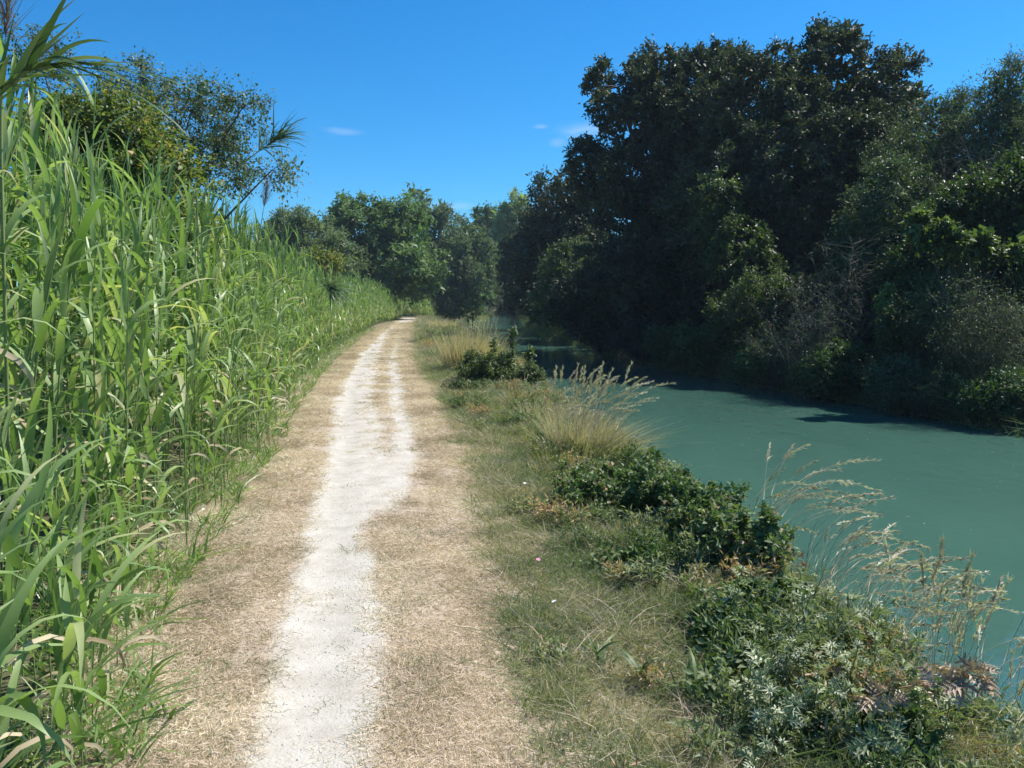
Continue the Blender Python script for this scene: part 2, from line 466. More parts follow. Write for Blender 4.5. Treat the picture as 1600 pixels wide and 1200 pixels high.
M['ground'], M['path'], M['water'] = ground_mat(), gravel_mat(), water_mat()

# ------------------------------------------------------------------ the lie of the land
WATER_Z = -1.0
_ye = np.array([-30, 0, 4.5, 8, 12, 14, 25, 36, 46, 65, 81, 100, 108, 114, 126, 133, 150, 175, 230])
_xe = np.array([4.1, 3.1, 2.72, 2.45, 1.95, 1.65, .65, -1.1, -2.6, -5.6, -8.0, -11.5, -11.5, -5, -3.6, -5.5, -12, -24, -60])
_yr = np.array([-30, 0, 15, 20, 27, 31, 40, 54, 80, 108, 130, 150, 170, 230])
_xr = np.array([18, 13.5, 10.4, 9.1, 7.0, 6.4, 5.0, 2.6, 2.0, 1.6, 1.2, -3.0, -9, -40])
_yc = np.array([-10, 0, 2.64, 3.71, 5.55, 6.7, 8.79, 11.28, 15.7, 22.7, 37.3, 54, 68.6, 80, 110])
_xc = np.array([.9, .2, -.36, -.56, -.92, -1.15, -1.5, -2.07, -2.87, -4.0, -5.95, -7.95, -9.0, -10.6, -16])
def xe(y): return np.interp(y, _ye, _xe)
def xr(y): return np.interp(y, _yr, _xr)
def xc(y): return np.interp(y, _yc, _xc)
def reed_edge(y):       # where the reed bed begins, left of the track
    return xc(y) - np.interp(y, [0, 2.6, 4, 6, 9, 16, 40, 70, 80], [1.1, 1.12, 1.4, 1.35, 1.3, 1.3, 1.3, .9, .6])
def sstep(x, a, b):
    t = np.clip((x - a) / (b - a), 0, 1); return t * t * (3 - 2 * t)
def land(x, y):
    x = np.asarray(x, float); y = np.asarray(y, float)
    e, r = xe(y), xr(y)
    z = .045 * (vnoise(x, y, .9, 1) - .5) + .02 * (vnoise(x, y, .23, 2) - .5)
    # shallow wheel ruts
    s = x - xc(y)
    z = z * np.where(np.abs(s) < .8, .35, 1) - .02 * np.exp(-((s + .42) / .16) ** 2) - .015 * np.exp(-((s - .42) / .14) ** 2)
    drop = sstep(x, e - 1.25, e + .15)
    z = z - drop * 1.12 - sstep(x, e + .1, e + 1.6) * .8
    up = sstep(x, r - 1.2, r + .1) * .95 + sstep(x, r - .1, r + 1.4) * .9 + sstep(x, r + 1, r + 9) * .9
    z = z + up + .25 * (vnoise(x, y, 2.3, 4) - .5) * sstep(x, r, r + 2)
    z = z + sstep(-x, -reed_edge(y) + .3, -reed_edge(y) + 3) * .15
    return z

gx = np.concatenate([[-400, -200, -100, -60, -40, -28, -20, -15], np.arange(-12, -6, .4), np.arange(-6, 4.2, .1), np.arange(4.2, 16, .35), [17, 19, 22, 27, 34, 45, 65, 100, 200, 400]])
gy = np.concatenate([[-300, -100, -40, -15, -6, -2], np.arange(0, 14, .1), np.arange(14, 40, .4), np.arange(40, 160, 1.6), [165, 180, 200, 240, 300, 400, 600, 900]])
GX, GY = np.meshgrid(gx, gy)
sh = np.where(np.abs(GX) < 30, 1, np.clip((100 - np.abs(GX)) / 70, 0, 1))
GXs = GX + (xe(np.clip(GY, -30, 160)) - 3) * sh
GZ = land(GXs, GY)
GZ[np.abs(GX) > 60] = np.clip(GZ[np.abs(GX) > 60], -.2, None)
nyy, nxx = GX.shape
gv = np.stack([GXs, GY, GZ], -1).reshape(-1, 3)
ii = (np.arange(nyy - 1)[:, None] * nxx + np.arange(nxx - 1)[None]).ravel()
gf = np.stack([ii, ii + 1, ii + nxx + 1, ii + nxx], -1)
gxv, gyv = gv[:, 0], gv[:, 1]
def right_straw(y):     # right edge of the mown straw
    return np.interp(y, [0, 2.64, 3.71, 5.55, 8.8, 11.3, 16, 23, 40, 60, 75], [.35, .2, 0, -.25, -.55, -.95, -1.7, -2.9, -4.9, -7.1, -8.2])
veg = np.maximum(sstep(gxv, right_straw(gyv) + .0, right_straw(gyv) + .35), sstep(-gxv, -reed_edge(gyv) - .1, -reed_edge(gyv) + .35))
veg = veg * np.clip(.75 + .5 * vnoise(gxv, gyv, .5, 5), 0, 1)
ground = link('ground', raw_mesh('ground', gv, gf, None, True, M['ground'], {'veg': veg}))
tag(ground, kind='structure')

# the track: a sheet laid just above the ground
py = np.concatenate([np.arange(-3, 14, .06), np.arange(14, 30, .2), np.arange(30, 78, .6)])
ps = np.arange(-1.0, 1.0001, .04)
PS, PY = np.meshgrid(ps, py)
wid = np.interp(PY, [0, 70, 78], [1, 1, .5])
PX = xc(PY) + PS * wid
PZ = land(PX, PY) + .008 - .02 * (np.abs(PS) > .97)
def band(s, a, b, w=.1): return sstep(s, a - w, a + w) * (1 - sstep(s, b - w, b + w))
wob = .09 * (vnoise(PY, PS * 0, 1.3, 8) - .5) + .07 * (vnoise(PY, PS * 0, .35, 9) - .5)
s_ = PS + wob
lw = np.interp(PY, [2.6, 3.7, 5.5, 6.7, 9, 14], [-.16, -.08, -.18, -.1, -.15, -.12])
gl = band(s_, -.64, lw)
near_r = sstep(PY, 6.9, 8.0)
gm = band(s_, -.16, .06) * near_r * .85
ra = np.interp(PY, [6, 8.8, 11.3, 15.7], [-.05, .08, .26, .3]); rb_ = np.interp(PY, [6, 8.8, 11.3, 15.7, 30], [.2, .40, .54, .66, .6])
gr = band(s_, ra, rb_) * near_r * .88
ge = sstep(PY, 5.6, 6.5) * band(s_, -.3, np.interp(PY, [5, 6.2, 7, 8, 9], [-.25, .12, .24, .2, .0])) * (1 - sstep(PY, 7.4, 9.0))
grav = np.maximum.reduce([gl, gm, gr, ge * .95, band(s_, -.66, .6) * .33 * sstep(PY, 6, 9)])
grav = grav * (1 - sstep(np.abs(PS), .85, 1.0))
nyy, nxx = PX.shape
ii = (np.arange(nyy - 1)[:, None] * nxx + np.arange(nxx - 1)[None]).ravel()
pathway = link('path', raw_mesh('path', np.stack([PX, PY, PZ], -1).reshape(-1, 3), np.stack([ii, ii + 1, ii + nxx + 1, ii + nxx], -1), None, True, M['path'], {'gravel': grav.ravel()}))
tag(pathway, kind='structure')
def gravel_at(x, y):
    s = x - xc(y)
    i = np.clip(np.searchsorted(py, y), 0, len(py) - 1); j = np.clip(np.round((s + 1) / .04).astype(int), 0, len(ps) - 1)
    g = grav.reshape(len(py), len(ps))[i, j]
    return np.where(np.abs(s) > 1, 0, g)

# water sheet
wy = np.concatenate([[-60, -30, -20, -10], np.arange(0, 40, 1.0), np.arange(40, 160, 2.0), [170, 200, 230]])
wv = []
for y in wy: wv += [(xe(y) - .42, y, WATER_Z), (xr(y) + .5, y, WATER_Z)]
k = np.arange(len(wy) - 1) * 2
wv = np.array(wv); m_ = len(wv)
low = wv + [0, 0, -2.2]
wf = np.concatenate([np.stack([k, k + 1, k + 3, k + 2], -1), np.stack([k, k + 2, k + 3, k + 1], -1) + m_,
                     np.stack([k, k + 2, k + 2 + m_, k + m_], -1), np.stack([k + 3, k + 1, k + 1 + m_, k + 3 + m_], -1),
                     [[1, 0, m_, m_ + 1], [m_ - 2, m_ - 1, 2 * m_ - 1, 2 * m_ - 2]]])
water = link('water', raw_mesh('water', np.concatenate([wv, low]), wf, None, False, M['water']))
water.data.polygons.foreach_set('use_smooth', np.zeros(len(water.data.polygons), bool))   # flat: the rim must not bend the surface normals
water.data.update()
tag(water, kind='structure')

# thin summer haze: one closed box round camera and scene
def haze_box():
    x0, x1, y0, y1, z0, z1 = -405., 405., -305., 905., -5.5, 24.
    v = np.array([(x, y, z) for x in (x0, x1) for y in (y0, y1) for z in (z0, z1)])
    f = np.array([[0, 1, 3, 2], [4, 6, 7, 5], [0, 4, 5, 1], [2, 3, 7, 6], [0, 2, 6, 4], [1, 5, 7, 3]])
    m, n, out = new_mat('haze')
    p = n.nodes.new('ShaderNodeVolumePrincipled')
    p.inputs['Color'].default_value = (.7, .86, 1.0, 1); p.inputs['Density'].default_value = HAZE; p.inputs['Anisotropy'].default_value = .0
    n.links.new(p.outputs[0], out.inputs['Volume'])
    o = link('haze', raw_mesh('haze', v, f, None, False, m)); tag(o, kind='stuff')
HAZE = .0004
haze_box()
scn.cycles.volume_bounces = 0
# ------------------------------------------------------------------ trees
def crown_points(ell, n, inner=.45, zmin=-9, sep=.0):
    """clump centres in a union of ellipsoids [(c, r)], biased to the outside"""
    vol = np.array([np.prod(r) ** .75 for _, r in ell]); idx = rng.choice(len(ell), size=n * 4, p=vol / vol.sum())
    C = np.array([e[0] for e in ell])[idx]; Rr = np.array([e[1] for e in ell])[idx]
    d = unit(rng.normal(size=(n * 4, 3)))
    rr = inner + (1 - inner) * rng.random(n * 4) ** .6
    P = C + d * Rr * rr[:, None]
    ok = P[:, 2] > zmin
    P, d = P[ok], d[ok]
    # drop points deep inside another ellipsoid
    deep = np.zeros(len(P), bool)
    for c, r in ell: deep |= (((P - c) / (np.array(r) * max(inner - .1, .05))) ** 2).sum(1) < 1
    P, d = P[~deep], d[~deep]
    return P[:n], d[:n]

def clump_leaves(acc, P, D, rad, sprays, per, L, W, tintbase=.5, up=.45, tj=.22, droop=0.0):
    """leaves along sprays that burst from each clump centre"""
    n = len(P)
    rad = np.broadcast_to(rad, (n,))
    ctint = np.clip(tintbase + rng.normal(size=n) * .13, 0, 1)
    c = np.repeat(np.arange(n), sprays); m = len(c)
    sd = unit(rng.normal(size=(m, 3)) * .8 + D[c] * .55 + np.array([0, 0, up - droop]))
    sl = rad[c] * (.55 + .75 * rng.random(m))
    k = np.repeat(np.arange(m), per); q = len(k)
    t = .25 + .75 * rng.random(q)
    pos = P[c[k]] + sd[k] * (sl[k] * t)[:, None] + rng.normal(size=(q, 3)) * (rad[c[k]] * .11)[:, None]
    ld = unit(sd[k] * .7 + rng.normal(size=(q, 3)) * .8 - np.array([0, 0, droop]))
    nm = unit(rng.normal(size=(q, 3)) * .6 + np.array([0, 0, 1.0]) + D[c[k]] * .3)
    ls = (.7 + .6 * rng.random(q))
    v, f = leaves(pos, ld, nm, L * ls, W * ls)
    tt = np.clip(ctint[c[k]] + rng.normal(size=q) * tj, 0, 1)
    acc.add(v, f, np.repeat(tt, 4))
    return P[c], sd, sl

def tree(name, label, cat, base, ell, n, sprays, per, L, W, mat, clump_r, group=None, trunk_r=.2, forks=3,
         twig_out=False, tintbase=.5, inner=.5, up=.45, droop=0.0, barkm='bark', twig_r=.006, limb_sides=5, zmin=None, core=.8):
    base = np.array(base, float)
    root = empty(name, base); tag(root, label, cat, group)
    off = base
    el = [(np.array(c, float), np.array(r, float)) for c, r in ell]
    P, D = crown_points(el, n, inner, zmin if zmin is not None else base[2] + .2)
    acc = Acc()
    S0, sd, sl = clump_leaves(acc, P - off, D, clump_r * (.75 + .5 * rng.random(len(P))), sprays, per, L, W, tintbase, up, droop=droop)
    # coarser sprays deeper inside close the crown
    Pc, Dc = crown_points(el, int(n * core), .12, (zmin if zmin is not None else base[2] + .2) + .2)
    if len(Pc):
        keep_in = np.zeros(len(Pc), bool)
        for c_, r_ in el: keep_in |= (((Pc - c_) / (r_ * .72)) ** 2).sum(1) < 1
        Pc, Dc = Pc[keep_in], Dc[keep_in]
    if len(Pc): clump_leaves(acc, Pc - off, Dc, clump_r * 1.1, sprays, max(per // 3, 2), L * 2.1, W * 2.3, tintbase, .2, droop=droop)
    link('foliage', acc.mesh('foliage', M[mat]), root)['kind'] = 'stuff'
    # trunk and limbs
    C = np.array([c for c, _ in el]); top = C[np.argmax(C[:, 2])]
    ctr = C.mean(0)
    fork = base + (ctr - base) * np.array([.35, .35, 0]) + np.array([0, 0, max(.25 * (ctr[2] - base[2]), .3)])
    tacc = Acc()
    pts = bez(base - [0, 0, .3], base * .6 + fork * .4 + rng.normal(size=3) * .05, fork, 6)
    v, f = tube(pts, np.linspace(trunk_r * 1.25, trunk_r * .85, 6), 8); tacc.add(v - off, f, .5)
    link('trunk', tacc.mesh('trunk', M[barkm], True), root)
    lacc = Acc(); hubs = []
    for c, r in el:
        end = c + np.array([0, 0, r[2] * .25]); mid = (fork + end) / 2 + rng.normal(size=3) * np.array(r) * .18 + [0, 0, .1 * r[2]]
        pts = bez(fork, mid, end, 9)
        v, f = tube(pts, np.linspace(trunk_r * .7, trunk_r * .16, 9), limb_sides); lacc.add(v - off, f, .5)
        hubs += list(pts[3:])
    hubs = np.array(hubs)
    dd = ((P[:, None] - hubs[None]) ** 2).sum(-1); h = hubs[np.argmin(dd, 1)]
    for p, hb in zip(P[::1 if twig_out else 3], h[::1 if twig_out else 3]):
        mid = (p + hb) / 2 + rng.normal(size=3) * .12 * np.linalg.norm(p - hb)
        v, f = tube(bez(hb, mid, p, 4), np.linspace(trunk_r * .1, trunk_r * .03, 4), 3); lacc.add(v - off, f, .5)
    if twig_out:
        v, f = prisms(S0, S0 + sd * (sl * .95)[:, None], twig_r, twig_r * .4); lacc.add(v, f, .5)
    link('limb', lacc.mesh('limb', M[barkm], True), root)
    return root

def E(u, v, ru, rv, Y, rd=None):
    """crown lobe: centre seen at (u, v), half sizes as seen, Y metres away"""
    s = Y / FPX
    return (at(u, v, Y), np.array([ru * s, (rd if rd else (ru + rv) / 2 * s), rv * s]))
def base_at(u, Y): 
    x = (u - 800) / FPX * Y
    if u > 800 and Y < 100: x = max(x, float(xr(Y)) + .6)
    return np.array([x, Y, float(land(x, Y)) - .05])

# --- right bank, large oaks
tree('holm_oak', 'huge dark holm oak with the highest domed crown over the right bank', 'tree', base_at(1270, 33),
     [E(1292, 138, 84, 72, 33), E(1185, 172, 95, 80, 33), E(1375, 185, 62, 85, 33), E(1240, 260, 150, 120, 32), E(1370, 320, 95, 110, 32), E(1160, 330, 110, 130, 31), E(1280, 440, 170, 90, 30), E(1300, 72, 34, 30, 33), E(1385, 150, 24, 28, 33)],
     740, 15, 13, .165, .09, 'oak', .55, trunk_r=.42, inner=.62)
tree('holm_oak', 'dark holm oak leaning over the canal, patch of sky under its left limb', 'tree', base_at(1080, 36),
     [E(965, 150, 50, 50, 36), E(1030, 130, 62, 48, 37), E(1110, 140, 68, 60, 38), E(1060, 215, 95, 70, 37), E(925, 262, 38, 36, 36), E(985, 300, 75, 62, 36), E(1080, 330, 95, 85, 36), E(1010, 420, 115, 75, 35), E(1130, 430, 110, 85, 34), E(930, 470, 70, 50, 38)],
     580, 15, 13, .175, .095, 'oak', .55, trunk_r=.38, inner=.6, tintbase=.47)
tree('dark_oak', 'dark oak behind the leaning holm oak, its rounded crown dropping to the water', 'tree', base_at(890, 52),
     [E(890, 330, 62, 62, 52), E(868, 400, 62, 62, 52), E(910, 440, 70, 55, 50), E(850, 460, 45, 40, 54)], 170, 14, 11, .24, .11, 'oak', .85, trunk_r=.3, tintbase=.4)
tree('dark_oak', 'smaller dark oak at the bend, last tree overhanging the right bank', 'tree', base_at(822, 72),
     [E(822, 400, 36, 60, 72), E(818, 455, 42, 32, 72), E(838, 360, 26, 44, 70)], 90, 12, 10, .3, .14, 'oak', 1.0, trunk_r=.25, tintbase=.35)
tree('shrubby_oak', 'brownish shrubby oak hanging over the water, left of the big holm oaks', 'shrub', base_at(905, 42),
     [E(905, 430, 52, 50, 40), E(880, 468, 48, 34, 40), E(940, 490, 45, 34, 38)], 120, 12, 10, .17, .08, 'gray_tree', .6, trunk_r=.12, tintbase=.25)
# right side trees
tree('grey_green_tree', 'feathery grey-green tree at the far right with the loosest crown', 'tree', base_at(1570, 26),
     [E(1575, 150, 42, 45, 26), E(1530, 200, 55, 50, 26), E(1600, 230, 60, 60, 25), E(1560, 290, 70, 60, 25)], 190, 12, 9, .11, .035, 'gray_tree', .55, trunk_r=.16, twig_out=True, tintbase=.35, up=.9)
tree('grey_green_tree', 'low grey-green tree between the tallest oak and the feathery tree', 'tree', base_at(1450, 27),
     [E(1455, 210, 55, 42, 28), E(1500, 195, 45, 35, 28), E(1420, 290, 65, 70, 27), E(1490, 290, 70, 60, 27)], 200, 12, 9, .11, .04, 'gray_tree', .55, trunk_r=.16, twig_out=True, tintbase=.15, up=.9)
tree('dense_shrub', 'dark olive shrub with a tall rounded top, right of the big holm oak', 'shrub', base_at(1395, 24),
     [E(1395, 320, 60, 70, 24), E(1360, 400, 62, 62, 23.5), E(1420, 420, 70, 70, 23)], 170, 14, 12, .10, .04, 'gray_tree', .45, trunk_r=.1, tintbase=.12)
tree('leafy_tree', 'green tree at the right edge above the broom thicket', 'tree', base_at(1590, 21),
     [E(1560, 330, 70, 50, 21), E(1620, 300, 60, 60, 21), E(1600, 390, 70, 55, 20.5), E(1500, 350, 50, 50, 21)], 190, 12, 10, .12, .055, 'bright', .45, trunk_r=.13, tintbase=.15)
tree('dark_oak', 'dark evergreen oak standing behind the right edge of the wood', 'tree', base_at(1700, 30),
     [E(1650, 260, 90, 100, 30), E(1600, 350, 120, 100, 32), E(1480, 380, 110, 90, 33), E(1760, 300, 110, 120, 30)], 240, 12, 10, .2, .1, 'oak', .8, trunk_r=.25, tintbase=.35)
# shrubs along the right waterline
SH = [
 ('maple_shrub', 'fresh green maple shrub climbing against the dark oaks', [E(1120, 330, 34, 60, 28), E(1150, 400, 48, 60, 27), E(1185, 430, 38, 36, 27)], 110, 'bright', .1, .075, .4, .38, 28),
 ('bank_shrub', 'pale green feathery shrub below the maple shrub', [E(1190, 465, 60, 38, 25), E(1150, 500, 50, 40, 25)], 90, 'bright', .09, .035, .4, .38, 25),
 ('bank_shrub', 'yellow-green rounded shrub on the right bank near the broom', [E(1440, 505, 55, 32, 19.5), E(1415, 535, 40, 30, 19.5)], 90, 'bright', .075, .04, .4, .3, 19.5),
 ('leafy_sapling', 'sapling with large yellow-green leaves in a sunlit spray at right', [E(1490, 378, 60, 16, 19), E(1570, 394, 50, 10, 19), E(1440, 358, 30, 16, 19)], 42, 'bright', .12, .075, .7, .26, 19),
 ('ivy_stump', 'pale ivy column climbing a thin trunk on the right bank', [E(1384, 480, 10, 34, 20.5), E(1386, 520, 14, 25, 20.5)], 26, 'poplar', .07, .06, .3, .16, 20.5),
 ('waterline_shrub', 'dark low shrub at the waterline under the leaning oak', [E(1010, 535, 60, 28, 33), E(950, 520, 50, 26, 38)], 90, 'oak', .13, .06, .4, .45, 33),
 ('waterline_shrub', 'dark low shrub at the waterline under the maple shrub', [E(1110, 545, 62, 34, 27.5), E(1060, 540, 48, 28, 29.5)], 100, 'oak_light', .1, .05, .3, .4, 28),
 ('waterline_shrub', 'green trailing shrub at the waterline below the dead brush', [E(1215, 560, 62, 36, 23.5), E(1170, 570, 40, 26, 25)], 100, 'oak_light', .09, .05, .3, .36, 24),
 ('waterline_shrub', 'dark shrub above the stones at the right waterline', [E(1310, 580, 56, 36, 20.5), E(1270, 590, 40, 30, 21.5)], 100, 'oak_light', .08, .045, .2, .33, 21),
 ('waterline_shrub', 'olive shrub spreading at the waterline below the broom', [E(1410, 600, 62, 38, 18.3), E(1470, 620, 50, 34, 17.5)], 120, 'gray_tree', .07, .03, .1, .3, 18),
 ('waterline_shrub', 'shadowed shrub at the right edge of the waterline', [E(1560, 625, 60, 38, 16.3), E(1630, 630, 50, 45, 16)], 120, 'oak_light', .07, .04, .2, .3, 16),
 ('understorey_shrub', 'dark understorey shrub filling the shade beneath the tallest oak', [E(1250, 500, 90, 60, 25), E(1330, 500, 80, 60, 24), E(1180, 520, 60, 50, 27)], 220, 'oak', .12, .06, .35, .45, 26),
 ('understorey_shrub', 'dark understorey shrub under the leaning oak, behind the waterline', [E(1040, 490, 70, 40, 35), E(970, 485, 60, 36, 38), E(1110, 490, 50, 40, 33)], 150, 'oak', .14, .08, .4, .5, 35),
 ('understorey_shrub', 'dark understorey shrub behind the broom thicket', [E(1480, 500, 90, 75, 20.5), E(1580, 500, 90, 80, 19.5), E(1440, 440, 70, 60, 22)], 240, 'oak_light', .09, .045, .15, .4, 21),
]
for nm, lb, el, n, mt, L, W, tb, cr_, Y in SH:
    c = np.mean([e[0] for e in el], 0)
    x = max(c[0], float(xr(c[1])) + .2)
    tree(nm, lb, 'shrub', (x, c[1], float(land(x, c[1]))), el, n, 11, 11, L, W, mt, cr_, trunk_r=.05, twig_out=True, tintbase=tb, inner=.35, zmin=WATER_Z + .1)

def brush(name, label, cat, base, tips, nst, hair, mat, r=.012, kids=3, L=.5, leafm=None):
    """a tangle of dead stems: stems rise from base towards tips (c, r), each forks into finer twigs"""
    root = empty(name, base); tag(root, label, cat)
    acc = Acc(); b = np.array(base, float)
    c, rr = tips
    p0 = rng.normal(size=(nst, 3)) * [.25 * rr[0], .25 * rr[1], .02]
    p1 = (c - b) + unit(rng.normal(size=(nst, 3))) * rr * rng.random((nst, 1)) ** .4
    p1[:, 2] = np.maximum(p1[:, 2], .1)
    segs = 5; t = np.linspace(0, 1, segs + 1)
    side = rng.normal(size=(nst, 3)) * .15 * np.linalg.norm(p1 - p0, axis=1)[:, None]
    P = [(p0 + (p1 - p0) * tt + side * math.sin(math.pi * tt)) for tt in t]
    for a in range(segs):
        v, f = prisms(P[a], P[a + 1], r * (1 - .15 * a), r * (1 - .15 * (a + 1))); acc.add(v, f, rng.random(len(v)))
    q = rng.integers(0, nst, hair); tt = .3 + .7 * rng.random(hair)
    s0 = np.array([P[min(int(x * segs), segs - 1)][i] * (1 - (x * segs) % 1) + P[min(int(x * segs) + 1, segs)][i] * ((x * segs) % 1) for i, x in zip(q, tt)])
    d = unit(unit(p1 - p0)[q] * .6 + rng.normal(size=(hair, 3)) * .6)
    ll = L * (.4 + rng.random(hair))
    s1 = s0 + d * ll[:, None]
    v, f = prisms(s0, s1, r * .45, r * .2); acc.add(v, f, rng.random(len(v)))
    for _ in range(kids):
        a = s0 + d * (ll * (.3 + .6 * rng.random(hair)))[:, None]
        d2 = unit(d * .8 + rng.normal(size=(hair, 3)) * .6)
        v, f = prisms(a, a + d2 * (ll * .5)[:, None], r * .3, r * .15); acc.add(v, f, rng.random(len(v)))
    link('branches', acc.mesh('branches', M[mat]), root)['kind'] = 'stuff'
    if leafm:
        la = Acc(); k = rng.random(hair) < .75
        q0 = np.repeat(s1[k], 3, 0) + rng.normal(size=(3 * int(k.sum()), 3)) * .06
        v, f = leaves(q0, rng.normal(size=q0.shape), rng.normal(size=q0.shape) * .6 + [0, 0, 1], .075, .03); la.add(v, f, np.repeat(rng.random(len(q0)) * .6, 4))
        link('foliage', la.mesh('foliage', M[leafm]), root)['kind'] = 'stuff'
    return root

def brush_at(u, Y): 
    x = max((u - 800) / FPX * Y, float(xr(Y)) + .1); return (x, Y, float(land(x, Y)))
brush('dead_brush', 'tangle of grey dead twigs on the right bank beneath the tallest oak', 'dead shrub', brush_at(1275, 21.3), E(1265, 490, 85, 60, 21.3), 50, 520, 'twig', .010, leafm='gray_tree')
brush('dead_brush', 'bare arching twigs hanging down to the water left of the stones', 'dead shrub', brush_at(1210, 23.5), E(1200, 540, 60, 40, 23), 34, 300, 'twig', .010, leafm='gray_tree')
brush('dead_tree', 'thin dead tree with pale bare branches in front of the tallest oak', 'dead tree', brush_at(1305, 22.5), E(1310, 420, 30, 80, 22), 12, 120, 'twig', .018, L=.6)
brush('broom_shrub', 'spiky brown broom thicket at the right edge above the water', 'shrub', brush_at(1545, 17.3), E(1530, 500, 80, 75, 17.5), 150, 1300, 'broom', .007, 2, .45, leafm='gray_tree')
brush('broom_shrub', 'grey-green broom shrub leaning between the yellow-green shrub and the thicket', 'shrub', brush_at(1470, 18.6), E(1480, 470, 60, 60, 18.8), 90, 700, 'broom', .007, 2, .45, leafm='gray_tree')
brush('dead_brush', 'bare grey branches in the treetops at the right, under the feathery tree', 'dead shrub', brush_at(1500, 23), E(1500, 290, 60, 70, 23), 40, 500, 'twig', .012, 2, .7)

# --- trees beyond the bend
BG = [
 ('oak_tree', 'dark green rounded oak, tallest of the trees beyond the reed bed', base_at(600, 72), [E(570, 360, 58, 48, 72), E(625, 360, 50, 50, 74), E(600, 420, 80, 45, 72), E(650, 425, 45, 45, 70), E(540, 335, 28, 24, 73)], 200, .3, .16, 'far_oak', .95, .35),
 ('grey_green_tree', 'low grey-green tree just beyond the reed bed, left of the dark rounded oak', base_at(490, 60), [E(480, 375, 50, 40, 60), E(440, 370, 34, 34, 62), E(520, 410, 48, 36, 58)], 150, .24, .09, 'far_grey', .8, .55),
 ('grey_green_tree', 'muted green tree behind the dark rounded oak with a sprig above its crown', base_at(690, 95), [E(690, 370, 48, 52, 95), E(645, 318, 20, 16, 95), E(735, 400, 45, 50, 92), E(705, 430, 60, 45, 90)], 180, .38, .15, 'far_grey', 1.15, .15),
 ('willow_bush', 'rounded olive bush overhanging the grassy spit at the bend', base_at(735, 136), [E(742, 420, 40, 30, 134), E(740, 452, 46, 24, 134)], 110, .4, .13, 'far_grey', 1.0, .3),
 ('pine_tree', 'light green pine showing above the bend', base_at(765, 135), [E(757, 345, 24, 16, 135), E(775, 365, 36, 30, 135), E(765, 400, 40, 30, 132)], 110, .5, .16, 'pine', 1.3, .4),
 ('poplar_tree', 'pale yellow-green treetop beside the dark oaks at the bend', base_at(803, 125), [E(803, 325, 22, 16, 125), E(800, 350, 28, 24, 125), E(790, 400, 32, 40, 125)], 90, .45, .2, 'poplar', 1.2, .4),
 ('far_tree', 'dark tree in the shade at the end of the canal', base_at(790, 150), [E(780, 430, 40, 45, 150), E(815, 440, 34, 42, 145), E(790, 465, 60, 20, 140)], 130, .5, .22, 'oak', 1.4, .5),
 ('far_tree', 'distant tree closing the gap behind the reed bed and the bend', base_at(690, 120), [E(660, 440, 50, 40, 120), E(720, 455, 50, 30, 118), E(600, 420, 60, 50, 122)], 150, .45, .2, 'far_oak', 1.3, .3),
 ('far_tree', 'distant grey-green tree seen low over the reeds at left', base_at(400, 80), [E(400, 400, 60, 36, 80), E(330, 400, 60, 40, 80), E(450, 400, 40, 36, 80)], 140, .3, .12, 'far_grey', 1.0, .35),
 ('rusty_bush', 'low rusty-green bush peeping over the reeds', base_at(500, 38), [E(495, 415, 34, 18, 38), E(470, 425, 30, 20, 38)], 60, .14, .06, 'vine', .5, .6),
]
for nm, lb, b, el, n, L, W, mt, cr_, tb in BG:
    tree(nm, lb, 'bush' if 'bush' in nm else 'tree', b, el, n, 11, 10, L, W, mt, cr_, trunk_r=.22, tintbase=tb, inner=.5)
def wood(name, label, pts, h, rr, n, L, W, mat, tb):
    """a far wood that reads as one mass: crowns side by side along a line"""
    acc = Acc()
    for (x, y) in pts:
        hh = h * (.75 + .4 * rng.random()); z = float(np.clip(land(x, y), -.5, 3))
        P, D = crown_points([(np.array([x, y, z + hh * .5]), np.array([rr, rr, hh * .52]))], n, .5, -.8)
        clump_leaves(acc, P, D, rr * .3, 8, 8, L, W, tb + rng.normal() * .1, .4)
    o = link(name, acc.mesh(name, M[mat])); tag(o, label, kind='stuff')
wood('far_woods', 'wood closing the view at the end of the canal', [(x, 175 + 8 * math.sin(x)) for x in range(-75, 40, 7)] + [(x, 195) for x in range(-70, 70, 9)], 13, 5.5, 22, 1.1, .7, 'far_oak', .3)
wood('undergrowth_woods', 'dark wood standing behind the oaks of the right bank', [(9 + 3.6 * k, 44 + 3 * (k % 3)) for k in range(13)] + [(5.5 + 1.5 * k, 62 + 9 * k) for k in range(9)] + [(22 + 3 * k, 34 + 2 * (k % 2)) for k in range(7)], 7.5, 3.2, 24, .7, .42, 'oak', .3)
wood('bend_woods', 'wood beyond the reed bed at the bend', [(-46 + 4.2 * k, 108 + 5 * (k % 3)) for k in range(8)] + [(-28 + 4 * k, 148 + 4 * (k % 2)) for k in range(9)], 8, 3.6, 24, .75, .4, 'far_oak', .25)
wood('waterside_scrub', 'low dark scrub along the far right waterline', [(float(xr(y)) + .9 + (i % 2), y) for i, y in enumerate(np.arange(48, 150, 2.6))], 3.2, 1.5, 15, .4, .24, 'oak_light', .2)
wood('track_end_scrub', 'leafy scrub under the trees behind the end of the track', [(-26 + 1.9 * k, 92 + 3 * math.sin(k * 1.7)) for k in range(12)] + [(-24 + 2.2 * k, 101) for k in range(9)], 4.6, 2.0, 24, .42, .25, 'far_oak', .25)
